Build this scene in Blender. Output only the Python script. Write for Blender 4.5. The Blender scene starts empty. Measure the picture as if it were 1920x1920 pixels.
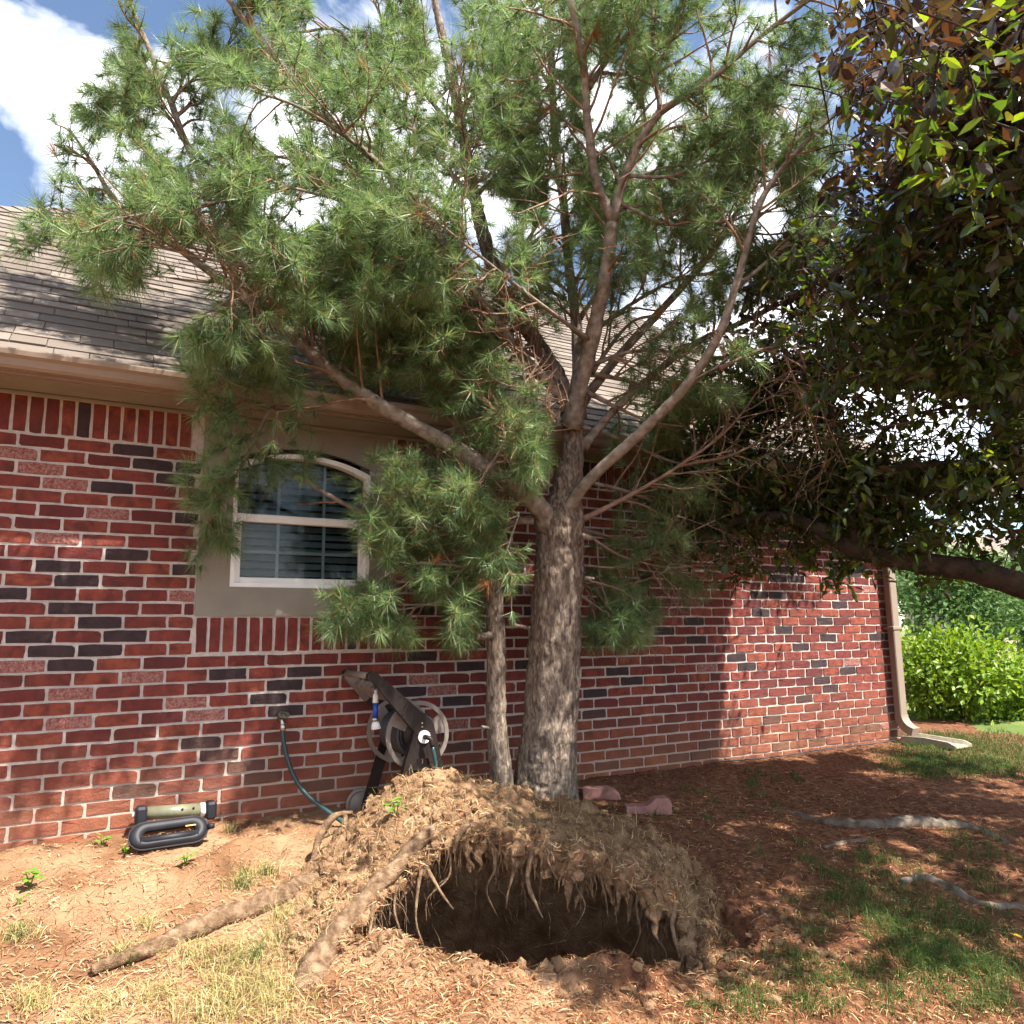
import bpy, math, random
import numpy as np
from mathutils import Vector, Matrix
rng = np.random.default_rng(7); random.seed(7)
SC = bpy.context.scene
COL = SC.collection
# ------------------------------------------------------------------ camera
F, PITCH, ROLL, AZ, DW = 1450.0, .15616, -.01076, 1.05938, 4.7512
CAMP = np.array([0, 0, 1.0])
_fw = np.array([0, math.cos(PITCH), math.sin(PITCH)]); _up = np.array([0, -math.sin(PITCH), math.cos(PITCH)]); _rt = np.array([1., 0, 0])
RT = _rt*math.cos(ROLL)+_up*math.sin(ROLL); UP = -_rt*math.sin(ROLL)+_up*math.cos(ROLL); FW = _fw
cd = bpy.data.cameras.new('camera'); cam = bpy.data.objects.new('camera', cd); COL.objects.link(cam)
cam.matrix_world = Matrix(((RT[0], UP[0], -FW[0], 0), (RT[1], UP[1], -FW[1], 0), (RT[2], UP[2], -FW[2], 1.0), (0, 0, 0, 1)))
cd.sensor_fit = 'HORIZONTAL'; cd.sensor_width = 36; cd.lens = 36*F/1920; cd.clip_start = .05; cd.clip_end = 2000
SC.camera = cam
# ------------------------------------------------------------------ sky + sun
SUN_EL = math.radians(57); SUN_H = np.array([.827, -.562])
SUN = np.array([SUN_H[0]*math.cos(SUN_EL), SUN_H[1]*math.cos(SUN_EL), math.sin(SUN_EL)])
world = bpy.data.worlds.new('World'); SC.world = world; world.use_nodes = True
wt = world.node_tree; wt.nodes.clear()
def wn(t): return wt.nodes.new(t)
sky = wn('ShaderNodeTexSky'); sky.sky_type = 'NISHITA'; sky.sun_disc = False
sky.sun_elevation = SUN_EL; sky.sun_rotation = math.atan2(SUN_H[0], SUN_H[1]); sky.air_density = 1.0; sky.dust_density = .2; sky.ozone_density = 1.0
tc = wn('ShaderNodeTexCoord'); mp = wn('ShaderNodeMapping'); mp.inputs['Location'].default_value = (.62, .1, .3); mp.inputs['Scale'].default_value = (1, 1, 1.6)
nz = wn('ShaderNodeTexNoise'); nz.inputs['Scale'].default_value = 2.3; nz.inputs['Detail'].default_value = 9; nz.inputs['Roughness'].default_value = .56; nz.inputs['Distortion'].default_value = .25
rp = wn('ShaderNodeValToRGB'); rp.color_ramp.elements[0].position = .47; rp.color_ramp.elements[1].position = .57
mx = wn('ShaderNodeMixRGB'); mx.inputs['Color2'].default_value = (11, 11.2, 11.6, 1)
bg = wn('ShaderNodeBackground'); bg.inputs['Strength'].default_value = .07
wo = wn('ShaderNodeOutputWorld')
L = wt.links
L.new(tc.outputs['Generated'], mp.inputs['Vector']); L.new(mp.outputs[0], nz.inputs['Vector']); L.new(nz.outputs['Fac'], rp.inputs['Fac'])
L.new(rp.outputs['Color'], mx.inputs['Fac']); L.new(sky.outputs[0], mx.inputs['Color1']); L.new(mx.outputs[0], bg.inputs['Color']); L.new(bg.outputs[0], wo.inputs['Surface'])
sl = bpy.data.lights.new('sun', 'SUN'); sl.energy = 5.0; sl.angle = math.radians(.55); sl.color = (1, .93, .82)
so = bpy.data.objects.new('sun', sl); COL.objects.link(so); so.rotation_euler = Vector(SUN).to_track_quat('Z', 'Y').to_euler(); so.location = (6, -3, 12)
SC.view_settings.view_transform = 'Standard'; SC.view_settings.look = 'None'; SC.view_settings.gamma = 1; SC.view_settings.exposure = 1.7
SC.view_settings.use_curve_mapping = False
SC.cycles.use_adaptive_sampling = True; SC.cycles.adaptive_threshold = .04; SC.cycles.max_bounces = 5; SC.cycles.diffuse_bounces = 2; SC.cycles.glossy_bounces = 2; SC.cycles.transmission_bounces = 3; SC.cycles.transparent_max_bounces = 6
SC.cycles.use_denoising = True; SC.cycles.denoiser = 'OPENIMAGEDENOISE'; SC.cycles.denoising_input_passes = 'RGB_ALBEDO_NORMAL'; SC.cycles.denoising_prefilter = 'ACCURATE'; SC.cycles.sample_clamp_indirect = 8; SC.cycles.caustics_reflective = False; SC.cycles.caustics_refractive = False

# ------------------------------------------------------------------ geometry of the view
WD = np.array([math.sin(AZ), math.cos(AZ), 0]); WN = np.array([math.cos(AZ), -math.sin(AZ), 0]); WO = -DW*WN
ANG = math.atan2(WD[1], WD[0])
def W(u, q, z): return WO+WD*u+WN*q+np.array([0, 0, z])
def ray(x, y): return FW+RT*((x-960)/F)+UP*((960-y)/F)
def at(x, y, dep): return CAMP+ray(x, y)*dep
def on_plane(x, y, nrm, P):
    v = ray(x, y); return CAMP+v*(((np.asarray(P)-CAMP)@nrm)/(v@nrm))
def on_wall(x, y, q=0.):
    P = on_plane(x, y, WN, W(0, q, 0)); return float((P-WO)@WD), float(P[2])
def wdepth(x, y, q=0.): return float((on_plane(x, y, WN, W(0, q, 0))-CAMP)@FW)
def proj(P):
    v = np.asarray(P, float)-CAMP; d = v@FW
    return 960+F*(v@RT)/d, 960-F*(v@UP)/d, d
def uq(P):
    P = np.asarray(P); return (P-WO)@WD, (P-WO)@WN
# ------------------------------------------------------------------ noise
_perm = np.random.default_rng(3).random((64, 64, 64))
def vnoise(P):
    P = np.asarray(P, float); i = np.floor(P).astype(int); f = P-i; f = f*f*(3-2*f); r = 0
    for a in (0, 1):
        for b in (0, 1):
            for c in (0, 1):
                w = (f[..., 0] if a else 1-f[..., 0])*(f[..., 1] if b else 1-f[..., 1])*(f[..., 2] if c else 1-f[..., 2])
                r = r+w*_perm[(i[..., 0]+a) % 64, (i[..., 1]+b) % 64, (i[..., 2]+c) % 64]
    return r*2-1
def fbm(P, s, o=4):
    P = np.asarray(P, float); r = 0; a = 1
    for k in range(o): r = r+a*vnoise(P*s+k*7.3); s *= 2.03; a *= .5
    return r
def sstep(a, b, x):
    t = np.clip((x-a)/(b-a), 0, 1); return t*t*(3-2*t)
# ------------------------------------------------------------------ materials
MATS = {}
def lnk(nt, a, b): nt.links.new(a, b)
def mat(name, cols, scale=5, rough=.8, bump=0, bscale=None, coord='pos', stretch=(1, 1, 1), detail=6, island=0., spec=.3, metal=0, trans=0., tcol=None, speck=None, dist=0., coat=0.):
    """noise ramp material; island: share of the ramp driven by a random value per piece"""
    m = bpy.data.materials.new(name); m.use_nodes = True; nt = m.node_tree; nd = nt.nodes; nd.clear()
    out = nd.new('ShaderNodeOutputMaterial'); b = nd.new('ShaderNodeBsdfPrincipled')
    b.inputs['Roughness'].default_value = rough; b.inputs['Specular IOR Level'].default_value = spec; b.inputs['Metallic'].default_value = metal; b.inputs['Coat Weight'].default_value = coat
    geo = nd.new('ShaderNodeNewGeometry'); tcn = nd.new('ShaderNodeTexCoord'); mpn = nd.new('ShaderNodeMapping'); mpn.inputs['Scale'].default_value = stretch
    lnk(nt, geo.outputs['Position'] if coord == 'pos' else tcn.outputs['Object'], mpn.inputs['Vector'])
    n = nd.new('ShaderNodeTexNoise'); n.inputs['Scale'].default_value = scale; n.inputs['Detail'].default_value = detail; n.inputs['Distortion'].default_value = dist
    lnk(nt, mpn.outputs[0], n.inputs['Vector'])
    fac = n.outputs['Fac']
    if island > 0:
        oi = nd.new('ShaderNodeObjectInfo'); ad = nd.new('ShaderNodeMath'); ad.operation = 'ADD'; fr = nd.new('ShaderNodeMath'); fr.operation = 'FRACT'
        lnk(nt, geo.outputs['Random Per Island'], ad.inputs[0]); lnk(nt, oi.outputs['Random'], ad.inputs[1]); lnk(nt, ad.outputs[0], fr.inputs[0])
        mxn = nd.new('ShaderNodeMix'); mxn.data_type = 'FLOAT'; mxn.inputs[0].default_value = island
        lnk(nt, fac, mxn.inputs[2]); lnk(nt, fr.outputs[0], mxn.inputs[3]); fac = mxn.outputs[0]
    r = nd.new('ShaderNodeValToRGB'); cr = r.color_ramp
    while len(cr.elements) < len(cols): cr.elements.new(.5)
    for e, (p, c) in zip(cr.elements, cols): e.position = p; e.color = (*c, 1)
    lnk(nt, fac, r.inputs['Fac']); colout = r.outputs['Color']
    if speck:
        n3 = nd.new('ShaderNodeTexNoise'); n3.inputs['Scale'].default_value = speck[0]; n3.inputs['Detail'].default_value = 3
        lnk(nt, mpn.outputs[0], n3.inputs['Vector'])
        r3 = nd.new('ShaderNodeValToRGB'); r3.color_ramp.elements[0].position = speck[1]; r3.color_ramp.elements[1].position = speck[1]+.07
        mc = nd.new('ShaderNodeMixRGB'); mc.inputs['Color2'].default_value = (*speck[2], 1)
        lnk(nt, n3.outputs['Fac'], r3.inputs['Fac']); lnk(nt, r3.outputs['Color'], mc.inputs['Fac']); lnk(nt, colout, mc.inputs['Color1']); colout = mc.outputs[0]
    lnk(nt, colout, b.inputs['Base Color'])
    if bump:
        n2 = nd.new('ShaderNodeTexNoise'); n2.inputs['Scale'].default_value = bscale or scale*4; n2.inputs['Detail'].default_value = 4; n2.inputs['Roughness'].default_value = .65
        lnk(nt, mpn.outputs[0], n2.inputs['Vector'])
        bp = nd.new('ShaderNodeBump'); bp.inputs['Strength'].default_value = 1; bp.inputs['Distance'].default_value = bump
        lnk(nt, n2.outputs['Fac'], bp.inputs['Height']); lnk(nt, bp.outputs[0], b.inputs['Normal'])
    sh = b.outputs[0]
    if trans:
        tr = nd.new('ShaderNodeBsdfTranslucent'); ms = nd.new('ShaderNodeMixShader'); ms.inputs[0].default_value = trans
        if tcol:
            mm = nd.new('ShaderNodeMixRGB'); mm.blend_type = 'MULTIPLY'; mm.inputs['Fac'].default_value = 1; mm.inputs['Color2'].default_value = (*tcol, 1)
            lnk(nt, colout, mm.inputs['Color1']); lnk(nt, mm.outputs[0], tr.inputs['Color'])
        else: lnk(nt, colout, tr.inputs['Color'])
        lnk(nt, b.outputs[0], ms.inputs[1]); lnk(nt, tr.outputs[0], ms.inputs[2]); sh = ms.outputs[0]
    lnk(nt, sh, out.inputs['Surface']); MATS[name] = m; return m
def flat(name, c, rough=.5, spec=.4, metal=0, var=.12, scale=14, bump=0, coat=0.):
    d = tuple(v*(1-var) for v in c); e = tuple(min(1, v*(1+var)) for v in c)
    return mat(name, [(.3, d), (.7, e)], scale, rough, bump, 120, 'obj', spec=spec, metal=metal, coat=coat)

# brick: tone attribute picks red / dark / lime-washed
def brick_mat():
    m = bpy.data.materials.new('brick_clay'); m.use_nodes = True; nt = m.node_tree; nd = nt.nodes; nd.clear()
    out = nd.new('ShaderNodeOutputMaterial'); b = nd.new('ShaderNodeBsdfPrincipled'); b.inputs['Roughness'].default_value = .85; b.inputs['Specular IOR Level'].default_value = .2
    geo = nd.new('ShaderNodeNewGeometry')
    a1 = nd.new('ShaderNodeAttribute'); a1.attribute_type = 'OBJECT'; a1.attribute_name = 'tone'
    a2 = nd.new('ShaderNodeAttribute'); a2.attribute_type = 'GEOMETRY'; a2.attribute_name = 'tone'
    ad = nd.new('ShaderNodeMath'); ad.operation = 'ADD'; lnk(nt, a1.outputs['Fac'], ad.inputs[0]); lnk(nt, a2.outputs['Fac'], ad.inputs[1])
    tone = ad.outputs[0]
    # base colour by tone: 0..1 red family, 1..2 dark, 2..3 washed
    def ramp(els, src, interp='LINEAR'):
        r = nd.new('ShaderNodeValToRGB'); r.color_ramp.interpolation = interp
        while len(r.color_ramp.elements) < len(els): r.color_ramp.elements.new(.5)
        for e, (p, c) in zip(r.color_ramp.elements, els): e.position = p; e.color = (*c, 1)
        lnk(nt, src, r.inputs['Fac']); return r.outputs['Color']
    fr = nd.new('ShaderNodeMath'); fr.operation = 'FRACT'; lnk(nt, tone, fr.inputs[0])
    red = ramp([(0, (.135, .030, .028)), (.3, (.195, .042, .034)), (.6, (.265, .070, .043)), (.8, (.215, .050, .038)), (.92, (.11, .030, .030)), (1, (.15, .034, .034))], fr.outputs[0])
    n = nd.new('ShaderNodeTexNoise'); n.inputs['Scale'].default_value = 14; n.inputs['Detail'].default_value = 7; n.inputs['Roughness'].default_value = .6; n.inputs['Distortion'].default_value = .6
    lnk(nt, geo.outputs['Position'], n.inputs['Vector'])
    blot = ramp([(.40, (0, 0, 0)), (.66, (1, 1, 1))], n.outputs['Fac'])
    mx1 = nd.new('ShaderNodeMixRGB'); mx1.inputs['Color2'].default_value = (.085, .028, .026, 1); lnk(nt, red, mx1.inputs['Color1'])
    k = nd.new('ShaderNodeMath'); k.operation = 'MULTIPLY'; k.inputs[1].default_value = .85; lnk(nt, blot, k.inputs[0]); lnk(nt, k.outputs[0], mx1.inputs['Fac'])
    # dark
    isd = nd.new('ShaderNodeMath'); isd.operation = 'GREATER_THAN'; isd.inputs[1].default_value = .9999; lnk(nt, tone, isd.inputs[0])
    isw = nd.new('ShaderNodeMath'); isw.operation = 'GREATER_THAN'; isw.inputs[1].default_value = 1.9999; lnk(nt, tone, isw.inputs[0])
    dark = ramp([(.3, (.030, .022, .026)), (.7, (.062, .038, .040))], n.outputs['Fac'])
    mx2 = nd.new('ShaderNodeMixRGB'); lnk(nt, isd.outputs[0], mx2.inputs['Fac']); lnk(nt, mx1.outputs[0], mx2.inputs['Color1']); lnk(nt, dark, mx2.inputs['Color2'])
    n2 = nd.new('ShaderNodeTexNoise'); n2.inputs['Scale'].default_value = 75; n2.inputs['Detail'].default_value = 6; n2.inputs['Roughness'].default_value = .72
    lnk(nt, geo.outputs['Position'], n2.inputs['Vector'])
    wash = ramp([(.40, (.19, .045, .038)), (.68, (.40, .25, .215))], n2.outputs['Fac'])
    mx3 = nd.new('ShaderNodeMixRGB'); lnk(nt, isw.outputs[0], mx3.inputs['Fac']); lnk(nt, mx2.outputs[0], mx3.inputs['Color1']); lnk(nt, wash, mx3.inputs['Color2'])
    # fine pits and pale flecks
    n3 = nd.new('ShaderNodeTexNoise'); n3.inputs['Scale'].default_value = 260; n3.inputs['Detail'].default_value = 3; lnk(nt, geo.outputs['Position'], n3.inputs['Vector'])
    fl = ramp([(.66, (0, 0, 0)), (.72, (1, 1, 1))], n3.outputs['Fac'])
    k2 = nd.new('ShaderNodeMath'); k2.operation = 'MULTIPLY'; k2.inputs[1].default_value = .25; lnk(nt, fl, k2.inputs[0])
    mx4 = nd.new('ShaderNodeMixRGB'); mx4.inputs['Color2'].default_value = (.42, .24, .20, 1); lnk(nt, k2.outputs[0], mx4.inputs['Fac']); lnk(nt, mx3.outputs[0], mx4.inputs['Color1'])
    # splashed soil on the lowest courses
    sp = nd.new('ShaderNodeSeparateXYZ'); lnk(nt, geo.outputs['Position'], sp.inputs[0])
    mr = nd.new('ShaderNodeMapRange'); mr.inputs['From Min'].default_value = .55; mr.inputs['From Max'].default_value = 0; lnk(nt, sp.outputs['Z'], mr.inputs['Value'])
    n4 = nd.new('ShaderNodeTexNoise'); n4.inputs['Scale'].default_value = 6; n4.inputs['Detail'].default_value = 8; lnk(nt, geo.outputs['Position'], n4.inputs['Vector'])
    k3 = nd.new('ShaderNodeMath'); k3.operation = 'MULTIPLY'; lnk(nt, mr.outputs[0], k3.inputs[0]); lnk(nt, n4.outputs['Fac'], k3.inputs[1])
    mx5 = nd.new('ShaderNodeMixRGB'); mx5.inputs['Color2'].default_value = (.26, .115, .06, 1); lnk(nt, k3.outputs[0], mx5.inputs['Fac']); lnk(nt, mx4.outputs[0], mx5.inputs['Color1'])
    lnk(nt, mx5.outputs[0], b.inputs['Base Color'])
    bp = nd.new('ShaderNodeBump'); bp.inputs['Distance'].default_value = .006; lnk(nt, n2.outputs['Fac'], bp.inputs['Height']); lnk(nt, bp.outputs[0], b.inputs['Normal'])
    lnk(nt, b.outputs[0], out.inputs['Surface']); MATS['brick'] = m
brick_mat()
def mortar_mat():
    m = mat('mortar', [(.3, (.43, .385, .355)), (.7, (.56, .51, .475))], 30, .95, .004, 140, spec=.1)
    nt = m.node_tree; nd = nt.nodes; b = [x for x in nd if x.type == 'BSDF_PRINCIPLED'][0]; src = b.inputs['Base Color'].links[0].from_socket
    geo = [x for x in nd if x.type == 'NEW_GEOMETRY'][0]
    sp = nd.new('ShaderNodeSeparateXYZ'); lnk(nt, geo.outputs['Position'], sp.inputs[0])
    mr = nd.new('ShaderNodeMapRange'); mr.inputs['From Min'].default_value = .5; mr.inputs['From Max'].default_value = .0; mr.inputs['To Max'].default_value = .6; lnk(nt, sp.outputs['Z'], mr.inputs['Value'])
    mx5 = nd.new('ShaderNodeMixRGB'); mx5.inputs['Color2'].default_value = (.34, .19, .11, 1); lnk(nt, mr.outputs[0], mx5.inputs['Fac']); lnk(nt, src, mx5.inputs['Color1']); lnk(nt, mx5.outputs[0], b.inputs['Base Color'])
mortar_mat()
mat('shingle', [(.25, (.115, .094, .082)), (.5, (.16, .133, .115)), (.8, (.21, .175, .15))], 240, .95, .002, 300, island=.45, spec=.1)
flat('trim_paint', (.245, .225, .188), .7, .25, var=.09, scale=5, bump=.004)
flat('gutter_paint', (.235, .185, .145), .45, .4, var=.04)
flat('vinyl', (.80, .80, .78), .4, .4, var=.03)
flat('blind', (.20, .225, .25), .5, .3, var=.06)
flat('muntin', (.33, .36, .38), .5, .3, var=.04)
flat('dark_room', (.012, .013, .016), .9, .1)
flat('brown_plastic', (.017, .011, .009), .5, .25, var=.25)
flat('taupe_plastic', (.18, .148, .125), .45, .4, var=.08)
flat('black_plastic', (.012, .013, .018), .55, .3, var=.3)
flat('hose_green', (.012, .045, .050), .35, .5, var=.2)
flat('hose_grey', (.035, .035, .040), .45, .4, var=.2)
flat('blue_plastic', (.008, .05, .33), .35, .5)
flat('white_plastic', (.72, .72, .73), .4, .4, var=.05)
flat('metal', (.45, .42, .36), .35, .5, metal=1, var=.2)
flat('olive_metal', (.15, .148, .095), .4, .5, var=.25, scale=9)
flat('orange_plastic', (.75, .35, .04), .4, .4)
mat('concrete', [(.3, (.20, .175, .135)), (.7, (.31, .275, .215))], 22, .9, .003, 90, spec=.1)
mat('red_concrete', [(.3, (.22, .105, .09)), (.7, (.33, .17, .145))], 14, .9, .003, 120, spec=.1, speck=(300, .64, (.5, .38, .36)))
mat('soil', [(.25, (.11, .055, .028)), (.42, (.20, .105, .056)), (.6, (.32, .19, .11)), (.85, (.42, .27, .165))], 3.2, .97, .02, 55, spec=.08, detail=6)
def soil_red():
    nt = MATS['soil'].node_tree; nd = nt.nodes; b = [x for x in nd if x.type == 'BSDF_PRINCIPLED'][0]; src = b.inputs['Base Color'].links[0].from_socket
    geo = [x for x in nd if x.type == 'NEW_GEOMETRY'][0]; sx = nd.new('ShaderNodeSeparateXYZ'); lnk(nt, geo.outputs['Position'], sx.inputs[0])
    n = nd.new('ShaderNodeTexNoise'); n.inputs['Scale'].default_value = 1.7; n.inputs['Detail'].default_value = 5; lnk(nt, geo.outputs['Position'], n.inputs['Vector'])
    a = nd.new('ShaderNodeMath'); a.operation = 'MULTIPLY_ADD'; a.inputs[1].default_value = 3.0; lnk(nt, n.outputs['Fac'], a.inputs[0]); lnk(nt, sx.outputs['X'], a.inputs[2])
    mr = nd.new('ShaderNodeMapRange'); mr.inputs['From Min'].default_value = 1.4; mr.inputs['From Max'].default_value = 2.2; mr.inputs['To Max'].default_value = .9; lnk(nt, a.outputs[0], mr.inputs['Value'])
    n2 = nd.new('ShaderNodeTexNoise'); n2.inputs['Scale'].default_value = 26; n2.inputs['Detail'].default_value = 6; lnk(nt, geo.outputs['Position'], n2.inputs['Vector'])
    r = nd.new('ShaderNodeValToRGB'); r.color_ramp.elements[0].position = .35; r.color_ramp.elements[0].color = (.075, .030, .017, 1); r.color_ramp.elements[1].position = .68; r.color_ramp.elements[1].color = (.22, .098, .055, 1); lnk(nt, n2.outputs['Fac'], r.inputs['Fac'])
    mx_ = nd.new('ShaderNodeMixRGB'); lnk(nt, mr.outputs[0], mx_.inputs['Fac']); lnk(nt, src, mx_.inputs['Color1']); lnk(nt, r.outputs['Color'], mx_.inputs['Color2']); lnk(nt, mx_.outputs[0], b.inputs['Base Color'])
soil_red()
mat('plate_soil', [(.25, (.11, .062, .033)), (.5, (.24, .145, .082)), (.75, (.38, .245, .145))], 9, .97, .02, 60, spec=.08, detail=6)
mat('grass_land', [(.3, (.07, .11, .03)), (.55, (.13, .17, .05)), (.8, (.27, .21, .12))], 1.3, .95, .01, 60, spec=.08, detail=5)
mat('litter', [(0, (.09, .032, .015)), (.4, (.18, .068, .030)), (.75, (.27, .115, .052)), (1, (.40, .22, .11))], 2, .9, island=.9, detail=1, spec=.12)
mat('straw', [(0, (.22, .135, .062)), (.4, (.38, .25, .13)), (.8, (.50, .36, .20)), (1, (.60, .46, .29))], 2, .9, island=.9, detail=1, spec=.12)
mat('chip', [(0, (.14, .07, .035)), (.45, (.30, .17, .09)), (1, (.50, .33, .20))], 3, .95, island=.9, detail=1, spec=.1)
mat('grass', [(0, (.032, .070, .012)), (.5, (.060, .115, .022)), (.8, (.115, .16, .045)), (1, (.27, .23, .10))], 2, .7, island=.9, detail=1, trans=.35, spec=.25)
mat('dry_grass', [(0, (.20, .22, .05)), (.5, (.40, .33, .14)), (1, (.56, .46, .26))], 2, .8, island=.9, detail=1, trans=.25, spec=.2)
mat('needle', [(.12, (.056, .118, .056)), (.38, (.108, .188, .084)), (.62, (.20, .285, .12)), (.9, (.39, .43, .20))], 4, .38, island=.55, detail=1, trans=.46, tcol=(1.15, 1.2, .8), spec=.5)
mat('dead_needle', [(0, (.25, .09, .03)), (1, (.40, .19, .07))], 3, .7, island=.9, detail=1, trans=.2)
mat('pine_bark', [(.25, (.045, .035, .030)), (.45, (.13, .10, .08)), (.6, (.24, .19, .15)), (.8, (.38, .32, .26))], 48, .92, .012, 80, stretch=(1, 1, .33), detail=10, spec=.12, dist=.8)
mat('smooth_bark', [(.3, (.11, .085, .068)), (.5, (.20, .165, .135)), (.75, (.32, .28, .24))], 22, .88, .006, 60, detail=8, spec=.15)
mat('twig', [(.3, (.15, .085, .055)), (.7, (.30, .20, .14))], 20, .85, spec=.15)
mat('dead_twig', [(.3, (.13, .085, .065)), (.7, (.27, .19, .15))], 20, .85, spec=.15)
mat('dark_bark', [(.3, (.024, .019, .016)), (.7, (.072, .055, .045))], 14, .9, .008, 60, spec=.15)
mat('root_bark', [(.28, (.075, .044, .026)), (.5, (.165, .105, .064)), (.75, (.30, .205, .135))], 32, .92, .010, 90, detail=6, spec=.1)
mat('grey_root', [(.28, (.07, .052, .04)), (.5, (.135, .108, .086)), (.75, (.24, .20, .165))], 19, .92, .006, 60, detail=9, spec=.1)
mat('plum_leaf', [(0, (.016, .036, .014)), (.45, (.034, .062, .018)), (.6, (.034, .034, .020)), (.72, (.044, .028, .018)), (.8, (.065, .105, .016)), (.95, (.10, .13, .016)), (1, (.15, .07, .012))], 1.1, .34, island=.80, detail=1, trans=.42, tcol=(3.6, 3.4, .8), spec=.5)
mat('purple_leaf', [(0, (.018, .014, .018)), (.4, (.030, .020, .026)), (.62, (.034, .034, .020)), (.82, (.050, .022, .020)), (.95, (.085, .040, .014)), (1, (.13, .10, .014))], 1.1, .34, island=.80, detail=1, trans=.30, tcol=(3.0, 2.3, .8), spec=.5)
mat('bush_leaf', [(0, (.06, .13, .012)), (.5, (.15, .26, .02)), (1, (.32, .42, .05))], 2, .45, island=.8, detail=1, trans=.4, tcol=(1.3, 1.2, .6), spec=.4)
mat('far_leaf', [(0, (.05, .11, .03)), (.5, (.09, .17, .045)), (1, (.17, .25, .09))], 2, .6, island=.8, detail=1, trans=.4, spec=.3)
mat('weed_leaf', [(0, (.08, .2, .02)), (1, (.2, .36, .05))], 3, .5, island=.8, detail=1, trans=.35)
mat('yellow_leaf', [(0, (.55, .28, .03)), (1, (.7, .42, .06))], 6, .6, trans=.3)
flat('far_wall', (.42, .36, .29), .9, .1); flat('far_roof', (.20, .16, .14), .9, .1); flat('far_window', (.03, .035, .04), .2, .5)
def glass():
    m = bpy.data.materials.new('glass'); m.use_nodes = True; nt = m.node_tree; nd = nt.nodes; nd.clear()
    o = nd.new('ShaderNodeOutputMaterial'); t = nd.new('ShaderNodeBsdfTransparent'); g = nd.new('ShaderNodeBsdfGlossy'); g.inputs['Roughness'].default_value = .01
    t.inputs['Color'].default_value = (.8, .86, .86, 1)
    fz = nd.new('ShaderNodeFresnel'); fz.inputs['IOR'].default_value = 1.33; ms = nd.new('ShaderNodeMixShader')
    n = nd.new('ShaderNodeTexNoise'); n.inputs['Scale'].default_value = 3; bp = nd.new('ShaderNodeBump'); bp.inputs['Distance'].default_value = .002; lnk(nt, n.outputs['Fac'], bp.inputs['Height']); lnk(nt, bp.outputs[0], g.inputs['Normal'])
    lnk(nt, fz.outputs[0], ms.inputs[0]); lnk(nt, t.outputs[0], ms.inputs[1]); lnk(nt, g.outputs[0], ms.inputs[2]); lnk(nt, ms.outputs[0], o.inputs['Surface']); MATS['glass'] = m
glass()
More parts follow.
